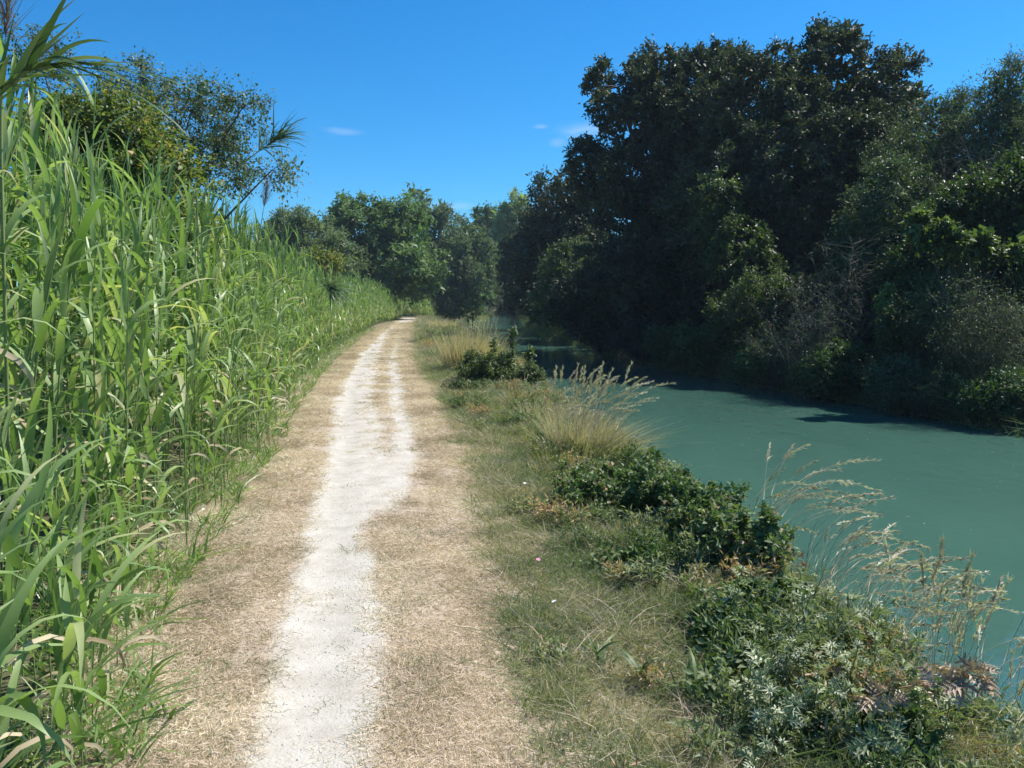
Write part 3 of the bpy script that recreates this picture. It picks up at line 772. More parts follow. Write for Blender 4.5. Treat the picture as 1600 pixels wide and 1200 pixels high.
# --- thicket behind the reeds on the left
tree('hackberry_tree', 'open hackberry tree reaching thin leafy branches into the sky above the reeds', 'tree', base_at(150, 13.5),
     [E(300, 190, 78, 60, 13.5, .8), E(225, 130, 55, 34, 14, .7), E(380, 175, 40, 30, 13, .5), E(330, 265, 70, 36, 13, .7), E(425, 270, 32, 16, 12.6, .3), E(170, 240, 110, 90, 13.5, .9), E(60, 95, 42, 48, 14, .5), E(240, 320, 90, 60, 13, .8)],
     390, 6, 12, .056, .034, 'hack', .36, trunk_r=.06, core=0, twig_out=True, tintbase=.5, inner=.3, up=.2, droop=.35, twig_r=.004)
tree('vine_thicket', 'yellow-green vine smothering the shrubs between the reeds and the hackberry', 'vine', base_at(110, 11.5),
     [E(150, 220, 110, 65, 11.5, .7), E(230, 290, 90, 80, 11, .7), E(80, 290, 120, 110, 11, .8), E(280, 390, 60, 50, 10.5, .6), E(180, 400, 120, 60, 10.5, .7)],
     270, 10, 13, .06, .043, 'vine', .3, trunk_r=.05, tintbase=.5, inner=.5, up=.25)

# ------------------------------------------------------------------ giant reeds
def strap_mesh(name, L, W, e0, bend, segs, side=0.0, twist=0.0, mat=None, fold=.16):
    t = np.linspace(0, 1, segs + 1)
    ang = e0 - bend * t ** 1.4
    dl = L / segs
    x = np.concatenate([[0], np.cumsum(np.cos((ang[1:] + ang[:-1]) / 2))]) * dl
    z = np.concatenate([[0], np.cumsum(np.sin((ang[1:] + ang[:-1]) / 2))]) * dl
    y = side * L * t ** 2
    w = W * np.clip(np.minimum(.55 + 3 * t, 1) * (1 - t ** 2.4), .02, 1) / 2
    roll = twist * t
    tang = unit(np.stack([np.cos(ang), np.zeros_like(ang) + 2 * side * t, np.sin(ang)], -1))
    s0 = np.tile([0., 1, 0], (segs + 1, 1)); n0 = unit(np.cross(tang, s0)); s0 = np.cross(n0, tang)
    s = s0 * np.cos(roll)[:, None] + n0 * np.sin(roll)[:, None]; nn = np.cross(tang, s)
    c = np.stack([x, y, z], -1)
    up_ = np.where((nn * [0, 0, 1]).sum(1, keepdims=True) >= 0, 1, -1) * nn
    a = c + s * w[:, None] + up_ * (w * fold)[:, None]; b = c - s * w[:, None] + up_ * (w * fold)[:, None]
    v = np.stack([a, c, b], 1).reshape(-1, 3)
    i = (np.arange(segs) * 3)[:, None]
    f = np.concatenate([i + [[0, 1, 4, 3]], i + [[1, 2, 5, 4]]])
    return raw_mesh(name, v, f, np.zeros(len(v)), True, mat), (v, f)

leaf_variants = []
for (L, W, e0, bd, sd_, tw) in ((.68, .048, 70, 75, .05, .4), (.78, .052, 76, 115, -.05, -.6), (.62, .044, 66, 45, .08, .7), (.72, .05, 78, 145, 0, .3),
                                (.58, .04, 70, 25, -.06, -.3), (.66, .037, 74, 68, .12, 1.1), (.8, .045, 80, 90, -.1, .6), (.5, .036, 64, 18, .03, 0)):
    leaf_variants.append(strap_mesh('reed_leaf', L, W, R(e0), R(bd), 7, sd_, tw, M['reed_leaf']))
M['reed_dark'] = leaf_mat('reed_tip_leaf_shaded', ((0, (.06, .11, .05)), (.6, (.10, .16, .07)), (1, (.26, .3, .17))), .2, .42, .45, 'object', 1.2)  # bluer green of the tips, darkened to paint their shaded undersides
tip_variants = [strap_mesh('reed_leaf', L, W, R(e0), R(bd), 7, sd_, tw, M['reed_dark']) for (L, W, e0, bd, sd_, tw) in ((.62, .05, 60, 35, .06, .6), (.7, .046, 55, 15, -.05, .3), (.5, .04, 62, 55, .1, -.5))]
dry_variant = strap_mesh('dry_reed_leaf', .5, .03, R(40), R(170), 6, .1, 1.6, M['reed_dry'])
stalk_variants = []
for k in range(5):
    bendx = [.03, .07, .12, .18, .3][k]
    t = np.linspace(0, 1, 9)
    pts = np.stack([bendx * t ** 2, np.zeros(9), t * (1 - .15 * bendx)], -1)
    v, f = tube(pts, np.linspace(.0042, .0014, 9), 5)
    stalk_variants.append((raw_mesh('reed_stalk', v, f, None, True, M['reed_stalk']), bendx, (v, f)))

def cane_leaves(H, bendx, az, windy=.6, n=None, small=1.0):
    """positions for the leaves of one cane: (loc, azimuth, scale, tilt, variant)"""
    n = n or int(np.clip(4.4 * H + 3, 5, 14))
    out = []
    a0 = rng.random() * 2 * math.pi
    for i in range(n):
        t = .12 + .86 * ((i + rng.random() * .5) / n) ** .85
        loc = (bendx * t * t * H * math.cos(az), bendx * t * t * H * math.sin(az), t * (1 - .15 * bendx) * H)
        a = a0 + math.pi * i + rng.normal() * .5
        # leaves are blown towards the sunny path side
        vx, vy = math.cos(a) + windy * rng.random() * 1.3, math.sin(a) - .25 * windy
        a = math.atan2(vy, vx)
        up = t > .82
        s = (.75 + .4 * rng.random()) * (1 - .35 * max(0, t - .75) / .25) * np.clip(.55 + H * .2, .5, 1.12) * small
        var = rng.choice([4, 7, 2, 6]) if up else rng.choice([0, 1, 2, 3, 5, 6, 0, 3])
        tilt = (-.35 if up else 0) + rng.normal() * .15
        out.append((loc, a, s, tilt, var))
    return out

def cane(x, y, H, label, bk=None, az=None, windy=.6, group='giant reeds of the bed along the track', small=1.0, n=None):
    z = float(land(x, y)) - .02
    root = empty('giant_reed', (x, y, z)); tag(root, label, 'reed', group)
    bk = int(rng.choice([0, 1, 1, 2, 2, 3])) if bk is None else bk
    az = rng.normal() * .9 if az is None else az
    me, bx, _ = stalk_variants[bk]
    st = link('stalk', me, root); st.rotation_euler = (0, 0, az); st.scale = (H, H, H)
    for (loc, a, s, tilt, var) in cane_leaves(H, bx, az, windy, n, small):
        dry = loc[2] < .5 * H and rng.random() < .28
        o = link('leaf', dry_variant[0] if dry else leaf_variants[var][0], root)
        o.location = loc; o.rotation_euler = (rng.normal() * .12, tilt, a); o.scale = (s, s, s)
        if dry: o['label'] = 'dry curled leaf'
    return root

def height_env(y, depth):
    h = np.interp(y, [0, 3, 5, 8, 12, 18, 25, 40, 60, 80], [3.3, 3.2, 3.0, 2.85, 2.95, 2.85, 2.6, 2.5, 2.5, 2.5])
    h = h * (.8 + .42 * vnoise(y, depth, 1.7 if y < 30 else 4.0, 61))
    return h * np.clip(.42 + .5 * depth, .42, 1)

# the individually built canes
spots = []
tries = 0
for _ in range(46):
    yy_ = 1.75 + 2.6 * rng.random(); dd_ = .02 + .9 * rng.random() ** 1.3
    spots.append((float(reed_edge(yy_)) - dd_, yy_, dd_ * .35))
while len(spots) < 262 and tries < 40000:
    tries += 1
    y = 1.9 + 11.5 * rng.random() ** 1.35
    depth = rng.random() ** 1.1 * 1.7
    x = float(reed_edge(y)) - depth - .02 + rng.normal() * .05
    if vnoise(x, y, .8, 21) < .22 and depth < .5: continue
    if all((x - a) ** 2 + (y - b) ** 2 > .018 for a, b, _ in spots):
        if -x / max(y, .1) < .86: spots.append((x, y, depth))
for (x, y, dpt) in spots:
    H = float(height_env(y, dpt)) * (.8 + .3 * rng.random())
    if dpt < .32 and y < 4.4: H *= .62
    size = 'knee-high' if H < .9 else 'waist-high' if H < 1.4 else 'head-high' if H < 2.1 else 'tall' if H < 2.7 else 'very tall'
    if dpt < .3:
        if y < 3: lb, g = size + ' leafy reed at the bottom left corner, edge of the straw verge', 'edge reeds at the bottom left corner'
        elif y < 5: lb, g = size + ' leafy reed at the edge of the straw verge, beside the white strip', 'edge reeds beside the near verge'
        elif y < 8: lb, g = size + ' leafy reed at the verge where the track widens', 'edge reeds where the track widens'
        else: lb, g = size + ' leafy reed at the verge beside the wheel ruts further off', 'edge reeds beside the wheel ruts'
    elif y < 3.4: lb, g = size + ' broad-leaved reed close by at the left edge of the photo', 'near reeds at the left edge'
    elif y < 5: lb, g = size + ' reed inside the bed, below the windblown reed', 'reeds below the windblown reed'
    elif y < 8: lb, g = size + ' reed in the thick of the bed before the vine thicket', 'reeds before the vine thicket'
    elif y < 10.5: lb, g = size + ' reed inside the bed, below the open hackberry', 'reeds below the hackberry'
    else: lb, g = size + ' reed inside the bed, just past the hackberry', 'reeds past the hackberry'
    cane(x, y, H, lb, windy=.9 if dpt < .5 else .6, group=g)

# distinct canes
def strap_acc(acc, V, loc, a, tilt, s, tint):
    v, f = V
    m = (Matrix.Translation(loc) @ Euler((0, tilt, a)).to_matrix().to_4x4() @ Matrix.Scale(s, 4))
    A = np.array(m)
    acc.add(v @ A[:3, :3].T + A[:3, 3], f, tint)

def bent_cane(label, pts_uvY, leaf_n, s, spread=.5, plume=False, r=.011, dark=False, droop=48, thin=1.0, base_xy=None, cluster=.55, var=(4, 7, 2)):
    """a single cane whose stalk is seen through the given points; leaves crowd its end"""
    P = np.array([at(*p) for p in pts_uvY])
    if base_xy is not None: P = np.vstack([[base_xy[0], base_xy[1], float(land(*base_xy))], P])
    root = empty('giant_reed', P[0]); tag(root, label, 'reed')
    t = np.linspace(0, 1, 26); k = np.linspace(0, 1, len(P))
    Q = np.stack([np.interp(t, k, P[:, i]) for i in range(3)], -1)
    for _ in range(3): Q[1:-1] = (Q[:-2] + Q[1:-1] * 2 + Q[2:]) / 4
    v, f = tube(Q - P[0], np.linspace(r, r * .3, 26), 6)
    link('stalk', raw_mesh('reed_stalk', v, f, None, True, M['reed_stalk']), root)
    d = unit(np.gradient(Q, axis=0))
    for i in range(leaf_n):
        tt = 1 - (1 - cluster) * (1 - i / leaf_n) ** 1.2
        j = min(int(tt * 25), 25)
        dd = Vector(unit(d[j] + rng.normal(size=3) * spread * np.array([1, .6, 1])))
        o = link('leaf', tip_variants[i % 3][0] if dark else leaf_variants[int(rng.choice(var))][0], root)
        q = dd.to_track_quat('X', 'Z')
        o.rotation_mode = 'QUATERNION'
        o.rotation_quaternion = q @ Euler((rng.normal() * .4, R(droop), 0)).to_quaternion()
        ss = s * (.7 + .6 * rng.random()); o.scale = (ss, ss * thin, ss)
        o.location = Q[j] - P[0]
    if plume:
        acc = Acc(); n = 160
        b = np.repeat(Q[-1:] - P[0], n, 0) + (d[-1] * .25) * rng.random((n, 1)) * 1.2
        dd = unit(d[-1] + rng.normal(size=(n, 3)) * .28)
        v, f = ribbons(b, dd, rng.normal(size=(n, 3)) * .15, .3 * (.4 + rng.random(n)), .004, 3); acc.add(v, f, rng.random(len(v)))
        link('plume', acc.mesh('plume', M['plume']), root)
    return root

bent_cane('giant reed with windblown leaves streaming right against the sky at the top left', [(-40, 330, 3.6), (-25, 200, 3.55), (-10, 150, 3.5), (40, 112, 3.35), (110, 96, 3.2)], 34, .8, .24, dark=True, thin=.72, droop=55, base_xy=(-3.4, 3.7), cluster=.5, var=(4, 7, 2, 4))
bent_cane('long arching reed whose tufted tip hangs alone in the sky right of the hackberry', [(330, 330, 9.6), (370, 262, 9.4), (410, 232, 9.3), (445, 212, 9.2)], 84, .62, .5, thin=.6, dark=True, base_xy=(-5.2, 9.8), cluster=.74, var=(4, 7, 7))
bent_cane('reed bent across the bed with a dark drooping tuft at its tip', [(430, 430, 14.2), (470, 436, 14), (500, 442, 13.9), (520, 450, 13.8)], 110, .72, .55, thin=.5, dark=True, base_xy=(-5.2, 14.5), cluster=.82, var=(4, 7, 7))
bent_cane('reed leaning low with a tuft behind the dark drooping one', [(380, 425, 14.4), (420, 430, 14.2), (455, 445, 14)], 70, .7, .5, thin=.5, base_xy=(-5.5, 14.6), cluster=.8, var=(4, 7))
bent_cane('tall reed with hanging leaves standing alone before the hackberry branches', [(140, 330, 7), (145, 230, 7), (148, 150, 7)], 9, .75, .9, base_xy=(-3.95, 7.1), cluster=.3)
bent_cane('tall dark-leaved reed standing above the bed at the gap in the thicket', [(310, 400, 8.2), (308, 330, 8.2), (305, 285, 8.2)], 9, .6, .7, base_xy=(-3.5, 8.2), cluster=.4)
bent_cane('reed ending in a purplish dry plume above the bed', [(400, 400, 12), (408, 350, 12), (412, 325, 12)], 5, .5, .5, plume=True, base_xy=(-4.2, 12))
bent_cane('reed topped by an old dark plume at the upper left corner', [(0, 190, 4.2), (6, 110, 4.2), (9, 60, 4.2)], 4, .5, .6, plume=True, base_xy=(-2.9, 4.3))

# the rest of the bed, uncountable
acc = Acc()
nb = 0
for kk in range(2150):
    y = 6 + 74 * rng.random() ** 1.25
    depth = rng.random() ** .9 * (2.4 if y < 40 else 2.0)
    if y < 13.5 and depth < 1.6: continue
    x = float(reed_edge(y)) - depth - .1
    if kk >= 1900:          # the bed swings round behind the end of the track
        y = 78 + 8 * rng.random(); x = -13 + 4.6 * rng.random(); depth = .9
    H = float(height_env(y, depth)) * (.75 + .45 * rng.random())
    z = float(land(x, y))
    bk = int(rng.choice([0, 1, 1, 2, 2, 3])); az = rng.normal() * .9
    _, bx, (sv, sf) = stalk_variants[bk]
    c, s = math.cos(az), math.sin(az)
    rot = np.array([[c, -s, 0], [s, c, 0], [0, 0, 1]])
    acc.add(sv @ rot.T * H + [x, y, z], sf, .3)
    base_t = np.clip(.45 + rng.normal() * .12, .05, .85)
    for (loc, a, sc, tilt, var) in cane_leaves(H, bx, az, .7):
        V = leaf_variants[var][1]
        if y > 15:      # fewer sections on the far leaves
            v, f = V
            idx = [0, 2, 6, 8, 12, 14, 21, 23]; v = v[idx]; f = np.array([[0, 1, 3, 2], [2, 3, 5, 4], [4, 5, 7, 6]])
            V = (v, f)
        strap_acc(acc, V, (x + loc[0], y + loc[1], z + loc[2]), a, tilt, sc * (1.0 if y < 22 else 1.1), float(np.clip(base_t + rng.normal() * .2, 0, 1)) if rng.random() > (.14 if loc[2] < 1.1 else .03) else 1.0)
rb = link('reed_thicket', acc.mesh('reed_thicket', M['reed_mass'], True))
tag(rb, kind='stuff')
rb['label'] = 'dense bed of giant reeds receding along the left of the track'

# low leafy growth at the foot of the reeds
acc = Acc()
n = 12000
y = 1.6 + 45 * rng.random(n) ** 1.9
x = reed_edge(y) + .12 - rng.random(n) ** 1.3 * .9
keep = vnoise(x, y, .35, 33) > .35
x, y = x[keep], y[keep]; n = len(x)
pos = np.stack([x, y, land(x, y)], -1)
d0 = unit(rng.normal(size=(n, 3)) * [.55, .55, .2] + [.08, 0, 1])
v, f = ribbons(pos, d0, np.stack([rng.normal(size=n) * .4 + .1, rng.normal(size=n) * .3, -.45 * rng.random(n)], -1), .10 + .26 * rng.random(n) ** 1.5, .006 + .012 * rng.random(n), 4)
acc.add(v, f, np.repeat(np.clip(.45 + rng.normal(size=n) * .25, 0, .97), 10))
tag(link('undergrowth', acc.mesh('undergrowth', M['reed_mass'])), kind='stuff')

# ------------------------------------------------------------------ turf, by instanced tufts (nobody could count it)
protos = bpy.data.collections.new('tuft_sources')
def tuft_proto(name, n, rad, h, w, lay, mat, segs=3, bend=.5):
    ang = rng.random(n) * 2 * math.pi; rr = rad * np.sqrt(rng.random(n))
    pos = np.stack([rr * np.cos(ang), rr * np.sin(ang), -.004 - .006 * rng.random(n)], -1)
    d0 = unit(rng.normal(size=(n, 3)) * [lay, lay, .1] + [0, 0, 1])
    if lay > 2: d0 = unit(np.stack([rng.normal(size=n), rng.normal(size=n), np.abs(rng.normal(size=n)) * .28], -1)); pos[:, 2] = .003 + .012 * rng.random(n)
    bd = rng.normal(size=(n, 3)) * bend; bd[:, 2] = -np.abs(bd[:, 2]) * (.8 if lay <= 2 else .1)
    v, f = ribbons(pos, d0, bd, h * (.4 + .9 * rng.random(n)), w * (.6 + .8 * rng.random(n)), segs)
    me = raw_mesh(name, v, f, np.repeat(rng.random(n), 2 * (segs + 1)), False, mat)
    o = bpy.data.objects.new(name, me)
    return o

def gn_scatter(name, pts, rot, scl, tint, sources, label=None):
    c = bpy.data.collections.new(name + '_source')
    for s in sources: c.objects.link(s)
    me = bpy.data.meshes.new(name)
    me.vertices.add(len(pts)); me.vertices.foreach_set('co', np.ascontiguousarray(pts, np.float32).ravel())
    for k, arr in (('rotz', rot), ('scl', scl), ('itint', tint)):
        a = me.attributes.new(k, 'FLOAT', 'POINT'); a.data.foreach_set('value', np.ascontiguousarray(arr, np.float32))
    a = me.attributes.new('pick', 'INT', 'POINT'); a.data.foreach_set('value', rng.integers(0, len(sources), len(pts)).astype(np.int32))
    o = link(name, me)
    ng = bpy.data.node_groups.new(name, 'GeometryNodeTree')
    ng.interface.new_socket('Geometry', in_out='INPUT', socket_type='NodeSocketGeometry')
    ng.interface.new_socket('Geometry', in_out='OUTPUT', socket_type='NodeSocketGeometry')
    N = ng.nodes.new; L = ng.links.new
    gi, go = N('NodeGroupInput'), N('NodeGroupOutput')
    ci = N('GeometryNodeCollectionInfo'); ci.inputs['Collection'].default_value = c
    ci.inputs['Separate Children'].default_value = True; ci.inputs['Reset Children'].default_value = True
    ip = N('GeometryNodeInstanceOnPoints'); ip.inputs['Pick Instance'].default_value = True
    def attr(nm, ty='FLOAT'):
        a = N('GeometryNodeInputNamedAttribute'); a.data_type = ty; a.inputs['Name'].default_value = nm
        return a.outputs['Attribute']
    cx = N('ShaderNodeCombineXYZ'); L(attr('rotz'), cx.inputs['Z'])
    L(gi.outputs[0], ip.inputs['Points']); L(ci.outputs[0], ip.inputs['Instance'])
    L(attr('pick', 'INT'), ip.inputs['Instance Index'])
    L(cx.outputs[0], ip.inputs['Rotation']); L(attr('scl'), ip.inputs['Scale'])
    L(ip.outputs[0], go.inputs[0])
    md = o.modifiers.new('scatter', 'NODES'); md.node_group = ng
    tag(o, label, kind='stuff')
    return o

dryp = [tuft_proto('straw_tuft', 115, .13, .05, .0024, 3, M['dry_grass'], 2, .25) for _ in range(5)]
dryup = [tuft_proto('dry_tuft', 46, .08, .06, .0028, .7, M['dry_grass'], 3, .6) for _ in range(4)]
grp = [tuft_proto('grass_tuft', 60, .1, .13, .0036, .55, M['green_grass'], 3, .6) for _ in range(5)]
lowg = [tuft_proto('low_tuft', 46, .08, .05, .003, .9, M['green_grass'], 2, .5) for _ in range(4)]

def scatter_pts(n, ypow, ymax, x0f, x1f, dens, y0=1.6):
    y = y0 + (ymax - y0) * rng.random(n) ** ypow
    a, b = x0f(y), x1f(y)
    x = a + (b - a) * rng.random(n)
    k = rng.random(n) < dens(x, y)
    x, y = x[k], y[k]
    return np.stack([x, y, land(x, y)], -1)
def put(name, P, srcs, s0, s1, tfun, grow=.035):
    n = len(P)
    s = (s0 + (s1 - s0) * rng.random(n)) * (1 + grow * np.maximum(P[:, 1] - 6, 0))
    gn_scatter(name, P, rng.random(n) * 6.28, s, tfun(P), srcs)

def dens_straw(x, y):
    g = gravel_at(x, y)
    return np.clip(1 - 1.3 * g, .02, 1) * np.clip(.35 + 1.7 * vnoise(x, y, .28, 81), .3, 1)
P = scatter_pts(15000, 1.8, 60, lambda y: reed_edge(y) - .2, lambda y: right_straw(y) + .5, dens_straw)
put('straw_litter', P, dryp, .75, 1.15, lambda P: np.clip(.28 + .75 * (vnoise(P[:, 0], P[:, 1], .42, 41) - .45) + rng.normal(size=len(P)) * .08, 0, .6))
P = scatter_pts(9000, 1.8, 60, lambda y: reed_edge(y) - .2, lambda y: right_straw(y) + 1.2, lambda x, y: dens_straw(x, y) * np.clip(.25 + 1.5 * (vnoise(x, y, .45, 42) - .45), 0, 1))
put('dry_grass', P, dryup, .7, 1.2, lambda P: np.clip(.2 + .5 * (vnoise(P[:, 0], P[:, 1], .5, 43) - .4) + rng.normal(size=len(P)) * .1, 0, .55))
# small green patches within the straw
def green_patch(x, y):
    s = x - xc(y)
    m = np.clip((vnoise(x, y, .38, 44) - .62) * 5, 0, 1) * .6
    for (u, v, r) in ((575, 1110, .13), (610, 1130, .14), (600, 870, .2), (640, 900, .17), (690, 1060, .14), (670, 930, .1), (560, 1180, .12), (640, 830, .15)):
        c = ground_at(u, v); m = np.maximum(m, np.exp(-(((x - c[0]) ** 2 + (y - c[1]) ** 2) / r ** 2)))
    edge = np.exp(-((x - reed_edge(y) - .12) / .36) ** 2) * np.clip(.5 + vnoise(x, y, .3, 83), 0, 1)
    return np.clip(np.maximum(m, edge * .8), 0, 1) * np.clip(1 - .9 * gravel_at(x, y), 0, 1)
P = scatter_pts(16000, 1.8, 60, lambda y: reed_edge(y) - .3, lambda y: right_straw(y) + .3, green_patch)
put('low_green_grass', P, lowg, .7, 1.2, lambda P: np.clip(.25 + rng.normal(size=len(P)) * .15, 0, .7))
# turf between the straw and the bank
def dens_turf(x, y):
    return sstep(x, right_straw(y) - .12, right_straw(y) + .25) * (1 - sstep(x, xe(y) - .15, xe(y) + .1)) * np.clip(.5 + 1.6 * (vnoise(x, y, .6, 45) - .2), .4, 1)
P = scatter_pts(26000, 1.8, 75, lambda y: right_straw(y) - .2, lambda y: xe(y), dens_turf)
put('green_grass', P, grp, .55, 1.25, lambda P: np.clip(.14 + .95 * (vnoise(P[:, 0], P[:, 1], .33, 46) - .35) + rng.normal(size=len(P)) * .16, 0, .75))
P = scatter_pts(16000, 1.6, 75, lambda y: right_straw(y) - .1, lambda y: xe(y), lambda x, y: dens_turf(x, y) * np.clip(vnoise(x, y, .4, 47) * 2.2 - .6, .08, 1))
put('dry_bank_grass', P, [tuft_proto('bank_tuft', 50, .1, .15, .003, .6, M['dry_grass'], 3, .6) for _ in range(3)] + [dryp[0], dryp[1]], .6, 1.35, lambda P: np.clip(.15 + rng.normal(size=len(P)) * .15, 0, .6))
# right bank floor and the far spit
P = scatter_pts(5200, 1.0, 150, lambda y: xr(y) - .1, lambda y: xr(y) + 4, lambda x, y: np.full(len(x), .9), y0=12)
gn_scatter('right_bank_grass', P, rng.random(len(P)) * 6.28, 2.5 + 1.5 * rng.random(len(P)), np.clip(rng.normal(size=len(P)) * .2 + .1, 0, .6), [grp[0], grp[1]])
yy = 106 + 24 * rng.random(1500); xx = xe(yy) - rng.random(1500) ** 1.3 * 6
P = np.stack([xx, yy, land(xx, yy)], -1)
gn_scatter('spit_grass', P, rng.random(1500) * 6.28, 5 + 5 * rng.random(1500), np.clip(rng.normal(size=1500) * .2 + .55, .1, .9), [grp[2], dryup[0]])

M['weed'] = leaf_mat('bank_weed_leaf', ((0, (.05, .09, .03)), (.4, (.09, .14, .05)), (.7, (.17, .21, .10)), (.9, (.3, .32, .2)), (1, (.4, .27, .16))), .28, .55, .3, 'inst', 1.4)
def weed_proto(kind):
    if kind == 0:       # leafy trailing sprigs
        P = rng.normal(size=(7, 3)) * [.05, .05, .0] + [0, 0, .03]
        acc = Acc(); clump_leaves(acc, P, unit(rng.normal(size=(7, 3)) + [0, 0, 1]), .08, 4, 7, .026, .017, .5, .7)
    elif kind == 1:     # lance leaves
        n = 34; acc = Acc(); pos = rng.normal(size=(n, 3)) * [.04, .04, 0] + [0, 0, .0]
        v, f = ribbons(pos, unit(rng.normal(size=(n, 3)) * [.6, .6, .1] + [0, 0, .9]), rng.normal(size=(n, 3)) * .3, .06 + .1 * rng.random(n), .008, 3); acc.add(v, f, np.repeat(rng.random(n), 8))
    else:               # spiny silvery sprays
        P = rng.normal(size=(6, 3)) * [.05, .05, .0] + [0, 0, .05]
        acc = Acc(); clump_leaves(acc, P, unit(rng.normal(size=(6, 3)) + [0, 0, 1]), .09, 5, 9, .034, .008, .9, .6)
    return bpy.data.objects.new('weed', acc.mesh('weed', M['weed']))
def dens_weed(x, y):
    d = (x - right_straw(y)) / (xe(y) - right_straw(y))
    return np.clip((d - .12) * 1.5, .03, 1) * np.clip(.3 + 1.7 * (vnoise(x, y, .4, 71) - .25), .1, 1) * (1 - sstep(x, xe(y) - .25, xe(y)))
P = scatter_pts(7200, 1.5, 40, lambda y: right_straw(y) + .1, lambda y: xe(y) - .05, dens_weed)
pk = [weed_proto(0), weed_proto(1), weed_proto(1), weed_proto(2), weed_proto(2)]
gn_scatter('bank_weeds', P, rng.random(len(P)) * 6.28, (.6 + .8 * rng.random(len(P))) * (1 + .03 * P[:, 1]), np.clip(vnoise(P[:, 0], P[:, 1], .45, 72) * .75 + .04 + rng.normal(size=len(P)) * .14, 0, .66), pk)

# pebbles on the wheel tracks
def pebble(k):
    v = unit(rng.normal(size=(1, 3)))
    t = (1 + 5 ** .5) / 2
    V = np.array([[-1, t, 0], [1, t, 0], [-1, -t, 0], [1, -t, 0], [0, -1, t], [0, 1, t], [0, -1, -t], [0, 1, -t], [t, 0, -1], [t, 0, 1], [-t, 0, -1], [-t, 0, 1]]) / 1.9
    F = np.array([[0, 11, 5], [0, 5, 1], [0, 1, 7], [0, 7, 10], [0, 10, 11], [1, 5, 9], [5, 11, 4], [11, 10, 2], [10, 7, 6], [7, 1, 8], [3, 9, 4], [3, 4, 2], [3, 2, 6], [3, 6, 8], [3, 8, 9], [4, 9, 5], [2, 4, 11], [6, 2, 10], [8, 6, 7], [9, 8, 1]])
    V = V * (1 + rng.normal(size=(12, 1)) * .15) * [1, .8, .5] * .006
    return bpy.data.objects.new('pebble', raw_mesh('pebble', V, F, None, False, M['stone']))
M['stone'] = bark_mat('limestone_pebble', (.3, .29, .27), (.56, .54, .5), 60)
P = scatter_pts(16000, 1.5, 16, lambda y: xc(y) - .9, lambda y: xc(y) + .9, lambda x, y: np.clip(gravel_at(x, y) + .12, 0, 1))
gn_scatter('gravel', P + [0, 0, .008], rng.random(len(P)) * 6.28, .35 + 1.0 * rng.random(len(P)) ** 3, rng.random(len(P)), [pebble(i) for i in range(5)])

# ------------------------------------------------------------------ bank plants, each a thing
def g3(x, y): return (x, y, float(land(x, y)))

def ears(acc, P, D, n, L, W, tintv=.7):
    """spikelets along the end of a stalk"""
    pass

seed_variants = []
def seed_stalk(H, bx, droop, head, k):
    """one flowering grass stem and its head as (stem mesh, head mesh)"""
    t = np.linspace(0, 1, 12)
    pts = np.stack([bx * t ** 2.2 * H, np.zeros(12), H * (t - droop * t ** 4)], -1)
    v, f = tube(pts, np.linspace(.0026, .0012, 12), 3)
    st = raw_mesh('seed_stalk', v, f, None, True, M['strawstem'])
    n = 40
    tt = 1 - head * rng.random(n)
    p = np.stack([np.interp(tt, t, pts[:, i]) for i in range(3)], -1)
    d = unit(np.stack([np.interp(tt, t, np.gradient(pts[:, i])) for i in range(3)], -1))
    ld = unit(d + rng.normal(size=(n, 3)) * .28)
    v, f = leaves(p, ld, rng.normal(size=(n, 3)), .03 + .018 * rng.random(n), .0095, .3, .4)
    hd = raw_mesh('seed_head', v, f, None, False, M['seed'])
    return st, hd
for k, (H, bx, dr, hd) in enumerate(((1, .12, .05, .2), (1, .35, .14, .2), (1, .6, .26, .22), (.9, .8, .36, .24), (1, .05, .02, .16), (1, .5, .3, .2))):
    seed_variants.append(seed_stalk(H, bx, dr, hd, k))

def grass_clump(name, label, x, y, nb, h, w, rad, mat, stalks=0, sh=1.0, lean=(.2, 0), group=None, spread=.45, vars_=(0, 1, 2, 3), cat='grass clump', saz=None, flop=1.0):
    loc = g3(x, y)
    root = empty(name, loc); tag(root, label, cat, group)
    ang = rng.random(nb) * 2 * math.pi; rr = rad * np.sqrt(rng.random(nb))
    px, py_ = rr * np.cos(ang), rr * np.sin(ang)
    pos = np.stack([px, py_, land(x + px, y + py_) - loc[2] - .02], -1)
    out = np.stack([np.cos(ang), np.sin(ang), np.zeros(nb)], -1) * (rr / max(rad, .01))[:, None]
    d0 = unit(rng.normal(size=(nb, 3)) * [.22, .22, .05] + out * spread + [lean[0], lean[1], 1])
    bd = (out * .35 + rng.normal(size=(nb, 3)) * [.25, .25, .1] + [lean[0], lean[1], 0]) * flop; bd[:, 2] = (-.15 - .3 * rng.random(nb)) * flop
    v, f = ribbons(pos, d0, bd, h * (.45 + .7 * rng.random(nb)), w * (.6 + .7 * rng.random(nb)), 4)
    acc = Acc(); acc.add(v, f, np.repeat(rng.random(nb), 10))
    link('blades', acc.mesh('blades', M[mat]), root)['kind'] = 'stuff'
    for i in range(stalks):
        st, hd = seed_variants[int(rng.choice(vars_))]
        a = rng.random() * 2 * math.pi; q = rad * .8 * math.sqrt(rng.random())
        o = link('seed_stalk', st, root)
        ox, oy = q * math.cos(a), q * math.sin(a)
        o.location = (ox, oy, float(land(x + ox, y + oy)) - loc[2] - .01)
        az = (rng.normal() * .8 if saz is None else saz + rng.normal() * .5)
        o.rotation_euler = (rng.normal() * .12, rng.normal() * .1, az)
        s = sh * (.7 + .5 * rng.random()); o.scale = (s, s, s)
        link('seed_head', hd, o)
    return root

